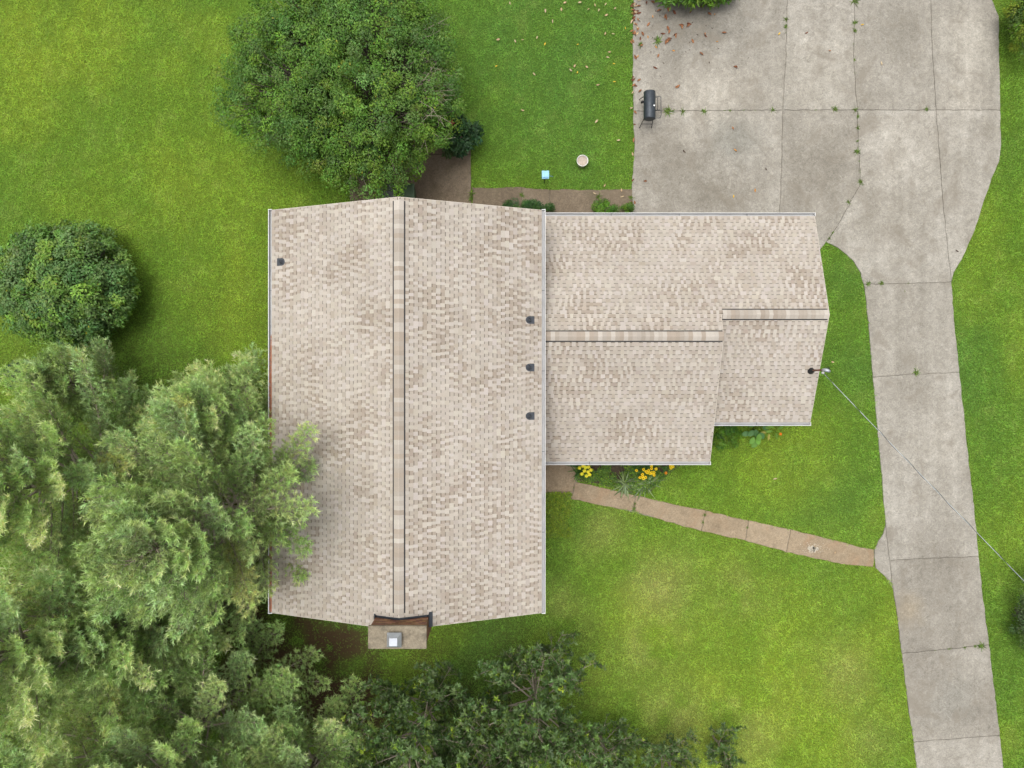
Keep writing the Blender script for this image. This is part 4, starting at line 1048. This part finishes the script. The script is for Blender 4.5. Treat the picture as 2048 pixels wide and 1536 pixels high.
# black-eyed flowers
for pts, lab in (([(1273, 941)], 'single golden black-eyed flower nearest the strap-leaved plant'),
                 ([(1292, 943), (1297, 941), (1303, 932), (1303, 937), (1301, 947), (1304, 945), (1308, 945), (1294, 945), (1299, 946), (1287, 939), (1312, 938), (1308, 950)], 'dense bunch of golden black-eyed flowers under the eave'),
                 ([(1285, 953), (1287, 957), (1291, 955), (1285, 949), (1280, 955)], 'bunch of golden flowers over the strap leaves'),
                 ([(1341, 932), (1342, 936), (1346, 933)], 'three golden flowers at the far end of the bed'),
                 ([(1332, 946)], 'lone orange black-eyed flower bending out over the grass')):
    cx = sum(p[0] for p in pts)/len(pts); cy = sum(p[1] for p in pts)/len(pts)-6
    x0, y0, _ = P(cx, cy, .4); t = empty('black_eyed_flower', (x0, y0, 0), lab, 'flower plant', 'golden flowers in the bed')
    for px, py in pts:
        X, Y, Z = P(px, py, .6+rq.random()*.1); flower(t, X-x0, Y-y0, Z, .072 if len(pts) > 1 else .066, (.85, .60, .02) if 'orange' not in lab else (.75, .25, .015), (.05, .015, .008), 11, rq)
    mb = MB()
    for i in range(16*max(1, len(pts)//2)):
        a = rq.random()*6.28; r_ = rq.random()*.3; zz = rq.uniform(.1, .45); L = .14
        b_ = np.array([math.cos(a)*r_*.6, math.sin(a)*r_*.6, zz]); strap_leaf(mb, b_, rq.random()*6.28, L, .045, .05, np.array([.05, .12, .02])*rq.uniform(.7, 1.4), .4, 3)
    gp(mb, 'foliage', M['leaf'], t)
# big-leaved plant and green weeds under the garage eave
def big_leaf(c, L, wd, az, tilt, rq):
    mb = MB(); d = Vector((math.cos(az)*math.cos(tilt), math.sin(az)*math.cos(tilt), math.sin(tilt))); s = Vector((-math.sin(az), math.cos(az), 0)); u = d.cross(s)
    if u.z < 0: u = -u
    vs = []; n = 6
    for i in range(n+1):
        q = i/n; ww = wd*.5*math.sin(math.pi*min(.97, q*.9+.06))**.8; p = d*L*q-Vector((0, 0, .18*L*q*q))
        vs += [p+s*ww+u*ww*.25, p, p-s*ww+u*ww*.25]
    fs = []
    for i in range(n): a = i*3; fs += [(a, a+1, a+4, a+3), (a+1, a+2, a+5, a+4)]
    mb.add(vs, fs, c); return mb
rq = random.Random(9)
x0, y0, _ = P(1512, 858, .4); t = empty('broad_leaf_plant', (x0, y0, 0), 'plant with big heart-shaped green leaves under the garage eave', 'plant')
for px, py, z, c in ((1503,877,.35,0),(1519,878,.4,0),(1509,886,.3,0),(1516,862,.5,1),(1503,864,.45,1),(1525,868,.45,1),(1494,868,.3,1),(1513,870,.55,0),(1530,858,.5,1),(1518,852,.5,1),(1505,852,.5,1)):
    X, Y, Z = P(px, py, z); cc = np.array([(.14, .30, .045), (.08, .19, .055)][c])*rq.uniform(.8, 1.25)
    mb = big_leaf(cc, .30, .21, math.atan2(Y-y0-.1, X-x0)+rq.gauss(0, .3), -.1, rq); o = gp(mb, 'leaf', M['leaf'], t, True); o.location = (X-x0-.1*np.sign(X-x0), Y-y0+.05, Z)
    st = MB(); st.tube([(0, 0, .02), (o.location.x, o.location.y, Z)], .006, 4, (.05, .1, .03), cap=False); gp(st, 'stem', M['leaf'], t)
x0, y0, _ = P(1548, 858, .4); t = empty('canna_plant', (x0, y0, 0), 'yellow-green leafy plant with an orange bloom under the garage eave', 'plant')
for px, py, z, k in ((1545,862,.5,0),(1552,866,.45,0),(1538,868,.4,1),(1556,858,.5,0),(1560,852,.6,0),(1566,850,.5,0),(1534,864,.35,1),(1548,855,.6,0),(1541,856,.5,0)):
    X, Y, Z = P(px, py, z); cc = np.array([(.12, .24, .02), (.3, .27, .05)][k])*rq.uniform(.8, 1.2)
    mb = big_leaf(cc, .26, .10, math.atan2(Y-y0, X-x0)+rq.gauss(0, .5), .0, rq); o = gp(mb, 'leaf', M['leaf'], t, True); o.location = (X-x0, Y-y0, Z)
X, Y, Z = P(1561, 868, .6); flower(t, X-x0, Y-y0, Z, .07, (.8, .2, .02), None, 5, rq)
r, k = lobed('weed_patch', 'leafy green weeds in the nook under the garage gutter', 'weeds', 1452, 872, .14, (.7, .42, .25), 40, .15, 80, (.10, .04), LG+LG+SH, 71, stems=2, pz=.15)

# ------------------------------------------------------------------ weeds in the driveway joints
wk = []
for v in range(3):
    mb = MB(); rw = np.random.RandomState(90+v)
    for i in range(26):
        c = np.array([.075, .135, .02])*rw.uniform(.6, 1.5)*np.array([rw.uniform(.8, 1.4), 1, 1])
        strap_leaf(mb, np.array([rw.randn()*.02, rw.randn()*.02, .0]), rw.rand()*6.28, rw.uniform(.05, .15), rw.uniform(.008, .016), rw.uniform(.03, .09), c, .4, 3)
    wk.append(mb.mesh('weed_tuft', M['leaf']))
WE_ = {'weed tuft in the lengthwise driveway joint near the top edge': [(1572,40,1.1),(1571,54,.9),(1570,66,.6)],
 'weed tuft in the crooked driveway crack beyond the cross joint': [(1708,4,1.2),(1709,46,.9),(1709,62,.9),(1705,88,.6),(1704,100,.4),(1709,120,.7),(1711,146,.5),(1716,175,.3)],
 'weed tuft in the cross joint of the driveway': [(1336,222,1.4),(1366,223,1.1),(1408,223,.9),(1460,222,.7),(1450,222,.5),(1488,222,.4),(1510,222,.4),(1545,221,.8),(1631,221,.4),(1669,219,1.1),(1709,220,.9),(1852,219,.9)],
 'weed tuft in the straight part of the crack below the cross joint': [(1715,233,.8),(1715,255,.9),(1714,282,.7),(1717,322,.6),(1718,342,.6)],
 'largest weed tuft in the crack below the cross joint': [(1714,303,1.2)],
 'weed tuft at the bend of the crooked crack': [(1721,364,1.)],
 'weed tuft in the slanting crack towards the garage corner': [(1697,405,.8),(1688,418,.4),(1665,466,.7),(1658,478,.8)],
 'weed tuft in the joint where the driveway narrows': [(1736,568,.8),(1762,567,1.1),(1815,566,.6),(1808,582,.6)],
 'weed tuft in the slab joint of the drive below the garage': [(1831,745,1.),(1829,730,.5),(1840,752,.4)],
 'weed tuft in the slab joint of the lower drive': [(1898,1297,.6),(1930,1294,.7),(1962,1291,1.1),(1950,1292,.8),(1870,1300,.4)],
 'weed clump growing among the fallen leaves on the driveway': [(1316,82,1.3),(1281,90,1.2)],
 'weed tuft in a joint of the tan path': [(1270,1008,.8),(1268,1018,.8),(1409,1030,.8),(1405,1045,.6),(1494,1055,.6),(1147,975,.5)],
 'weed tuft in the corner joint between patio and walkway': [(942,388,1.2),(941,398,1.)],
 'weed tuft in the walkway joint below the blue feeder': [(1043,390,.9)],
 'weed tuft growing on the walkway beside the bright green bush': [(1197,392,1.2),(1200,402,.9)],
 'weed tuft where the walkway meets the driveway': [(1262,395,.8)]}
i = 0
for lab, l in WE_.items():
    for px, py, s in l:
        o = link('weed_tuft', wk[i % 3], None, P(px, py, .03)); s *= 1.25; o.scale = (s*random.uniform(.7, 1.5), s*random.uniform(.6, 1.2), s); o.rotation_euler = (0, 0, i*1.7); tag(o, lab, 'weed', lab.replace('weed tuft', 'weed tufts').replace('weed clump', 'weed clumps')); i += 1

# ------------------------------------------------------------------ fallen leaves
def dry_mesh(c, v):
    rl = np.random.RandomState(100+v); mb = MB(); L, W = .145, .062; vs = []; n = 5
    for i in range(n+1):
        q = i/n; ww = W*.5*math.sin(math.pi*min(.96, q*.92+.04)); vs += [(L*(q-.5), ww, .012+.02*math.sin(q*3+v)+.02), (L*(q-.5), 0, .012+.015*math.sin(q*3+v)), (L*(q-.5), -ww, .012+.02*math.sin(q*3+v)+.012)]
    fs = []
    for i in range(n): a = i*3; fs += [(a, a+1, a+4, a+3), (a+1, a+2, a+5, a+4)]
    mb.add(vs, fs, c); return mb.mesh('fallen_leaf', M['dry_leaf'])
LM = {'brown': [dry_mesh((.20, .085, .04), 0), dry_mesh((.28, .13, .06), 1), dry_mesh((.13, .05, .028), 2)], 'dark': [dry_mesh((.06, .04, .03), 3)], 'tan': [dry_mesh((.40, .29, .17), 4), dry_mesh((.44, .35, .22), 5)], 'yellow': [dry_mesh((.62, .42, .05), 6)], 'orange': [dry_mesh((.45, .22, .06), 7)]}
def drop(kind, px, py, s, lab, grp, z=.052):
    global i
    ms = LM[kind]; o = link('fallen_leaf', ms[i % len(ms)], None, P(px, py, z)); o.rotation_euler = (random.gauss(0, .15), random.gauss(0, .15), random.random()*6.28); s *= random.uniform(.85, 1.2); o.scale = (s, s*random.uniform(.7, 1.1), s); i += 1
    return tag(o, lab, 'leaf', grp)
Z7 = 7.68
BR = [(285,95),(190,155),(405,40),(600,170),(740,150),(835,195),(700,270),(690,250),(1060,370),(1040,390),(435,380),(660,520),(735,440),(760,490),(760,590),(745,620),(855,555),(850,530),(700,650),(730,640),(310,600),(345,520),(1300,520),(1315,560),(1600,505),(1115,635),(1085,180),(1375,215),(1245,110),(1145,60),(505,40),(330,700),(215,300),(240,880),(210,1310),(240,1320),(300,1400),(885,1335),(1780,1025),(1245,830),(585,860),(540,1045),(940,385),(950,420)]
for x, y in BR:
    lab = ('dry brown leaf under the tips of the overhanging laurel bush' if y < 300 else 'dry brown leaf close to the lawn edge above the grill' if x < 450 else
           'dry brown leaf in the drift beside the weed clump on the driveway' if x < 900 and y < 700 else 'dry brown leaf strewn away from the drift on the upper driveway')
    drop('brown', 1240+x/Z7, y/Z7, 1.2, lab, 'brown leaves on the driveway corner')
for x, y in [(500,400),(305,330),(300,280),(500,580),(610,245),(550,170),(665,770),(1070,650),(1065,765),(1010,800),(1415,435),(1320,395),(1190,535),(1670,215),(1110,350),(475,800),(335,985),(670,970),(850,1060),(1510,745),(1370,960),(625,1180),(1970,890),(240,550)]:
    drop('dark', 1240+x/Z7, y/Z7, .5, 'small blackish leaf scrap on the upper driveway', 'leaf scraps on the driveway')
for x, y in [(500,255),(820,780),(425,570),(550,725),(270,870),(1490,640),(1450,225),(710,70),(745,130)]: drop('orange', 1240+x/Z7, y/Z7, .75, 'orange-tan fallen leaf on the upper corner of the driveway', 'orange leaves on the driveway corner')
rl = np.random.RandomState(6)
for k in range(46):
    y = abs(rl.randn())*75 if k < 38 else rl.uniform(150, 420); x = 1267+rl.randn()*3+(rl.rand() < .2)*6
    drop(['brown', 'tan', 'brown'][k % 3], x, min(y, 405), 1.1, 'dry leaf caught on the lawn edge of the driveway above the grill' if y < 175 else 'dry leaf caught on the lawn edge of the driveway below the grill', 'leaves along the lawn edge', .055)
for px, py, kd, lab in ((1558,68,'yellow','bright yellow fallen leaf by the lengthwise driveway joint'),(1659,102,'brown','reddish leaf alone on the slab beyond the joint'),(1613,66,'brown','small reddish leaf on the slab top beside the joint'),(1470,134,'brown','brown leaf on the slab right of the grill towards the joint'),(1466,256,'brown','curled reddish leaf below the cross joint'),(1510,381,'orange','orange leaf on the driveway near the garage eave'),(1467,393,'yellow','yellowish leaf on the driveway close to the garage eave'),(1724,50,'yellow','pale yellow leaf right of the crooked crack'),(1762,127,'tan','faint tan leaf in the slab right of the crooked crack'),(1470,300,'orange','orange leaf in the middle of the lower left slab'),(1354,174,'brown','red-brown leaf right above the grill rack'),(1368,303,'dark','dark leaf scrap on the slab below the grill'),(1532,338,'dark','dark leaf scrap near the lengthwise joint'),(1670,1105,'tan','tan leaf on the end slab of the path'),(1914,502,'dark','dark leaf scrap at the driveway bend'),(1290,362,'brown','brown leaf on the driveway below the grill')):
    drop(kd, px, py, .95, lab, None)
for x, y in ((410,45),(1160,35),(1365,35),(1110,130),(990,290),(250,540),(480,565),(580,545),(780,515),(1480,125),(1620,140),(1725,205),(1715,60),(1710,460),(1820,465),(1460,915),(1235,960),(1290,900),(740,1010),(1610,1160),(1745,785),(1770,710),(1840,115),(1570,70),(890,150)):
    drop('tan', 960+x/6.827, y/6.827, .95, 'pale tan leaf on the lawn close to the driveway edge' if x > 1400 else 'pale tan leaf on the open lawn between driveway and broad tree', 'tan leaves on the lawn', .085)
for x, y in ((225,905),(1335,610),(1330,990),(1985,385),(1830,875),(1835,1120),(885,600)):
    drop('yellow', 960+x/6.827, y/6.827, .75, 'yellow leaf on the lawn close to the driveway edge' if x > 1400 else 'yellow leaf on the open lawn between driveway and broad tree', 'yellow leaves on the lawn', .085)
for px, py, lab in ((1193,243,'pale leaf on the lawn above the bucket'),(1045,221,'orange speck of a leaf on the lawn left of the bucket'),(1237,281,'tan leaf on the lawn right of the bucket'),(1209,371,'brown leaf at the lawn corner by the walkway'),(1189,387,'tan curled leaf lying on the walkway'),(1243,380,'orange leaf on the walkway end'),(1244,393,'pale leaf on the walkway end'),(1665,724,'pale tan leaf on the lawn next to the mast'),(1550,957,'tan leaf on the lawn below the garage eave')):
    drop('tan', px, py, 1.05, lab, None, .085)

# ------------------------------------------------------------------ grass
rs = np.random.RandomState(77)
NB = 1150000
x = rs.uniform(-20.8, 20.8, NB); y = rs.uniform(-15.8, 15.8, NB)
ok = np.ones(NB, bool)
for p in HARD: ok &= ~in_poly(x, y, p)
for p in (HOUSE_MAIN, HOUSE_WING, wpoly([(1140,905),(1345,905),(1330,950),(1290,980),(1215,970),(1150,958)])): ok &= ~in_poly(x, y, p)
dm = dirt_amt(x, y); ok &= rs.rand(NB) > dm*.93
x, y = x[ok], y[ok]; n = len(x)
cl = fbm(x, y, .35, 2, 12)
az = rs.rand(n)*6.283+fbm(x, y, .5, 2, 8)*5; cl = sstep(.25, .75, fbm(x, y, .16, 2, 14))*.6+sstep(.25, .75, cl)*.4; L = rs.uniform(.06, .13, n)*(.6+.8*cl); ht = rs.uniform(.25, .9, n)*L; wd = rs.uniform(.013, .026, n)
d = np.stack([np.cos(az), np.sin(az), np.zeros(n)], 1); s = np.stack([-d[:, 1], d[:, 0], np.zeros(n)], 1)*wd[:, None]*.5
b = np.stack([x, y, np.full(n, .002)], 1); tp = b+d*(L*.85)[:, None]; tp[:, 2] += ht
lift = np.array([0, 0, 1.])*(ht*.25)[:, None]
V = np.stack([b-s+lift, b+s+lift, tp], 1).reshape(-1, 3); i3 = np.arange(n)*3
C = lawn_col(x, y)*rs.uniform(.62, 1.45, (n, 1))*(.80+.40*cl[:, None])*(1+.06*rs.randn(n, 3))
sp_ = rs.rand(n) < .008+.11*sstep(.56, .72, fbm(x, y, 1.1, 3, 22)); C[sp_] = C[sp_]*.4+np.array([.30, .40, .09])*.6
go = link('grass', mesh_np('grass', V, np.stack([i3, i3+1, i3+2], 1), M['grass'], np.clip(np.repeat(C, 3, 0), .004, .6)))
tag(go, 'short green mown grass of the lawn', 'grass', kind='stuff')
print('grass tris', n, 'tree tris', NT, 'objects', len(bpy.data.objects))
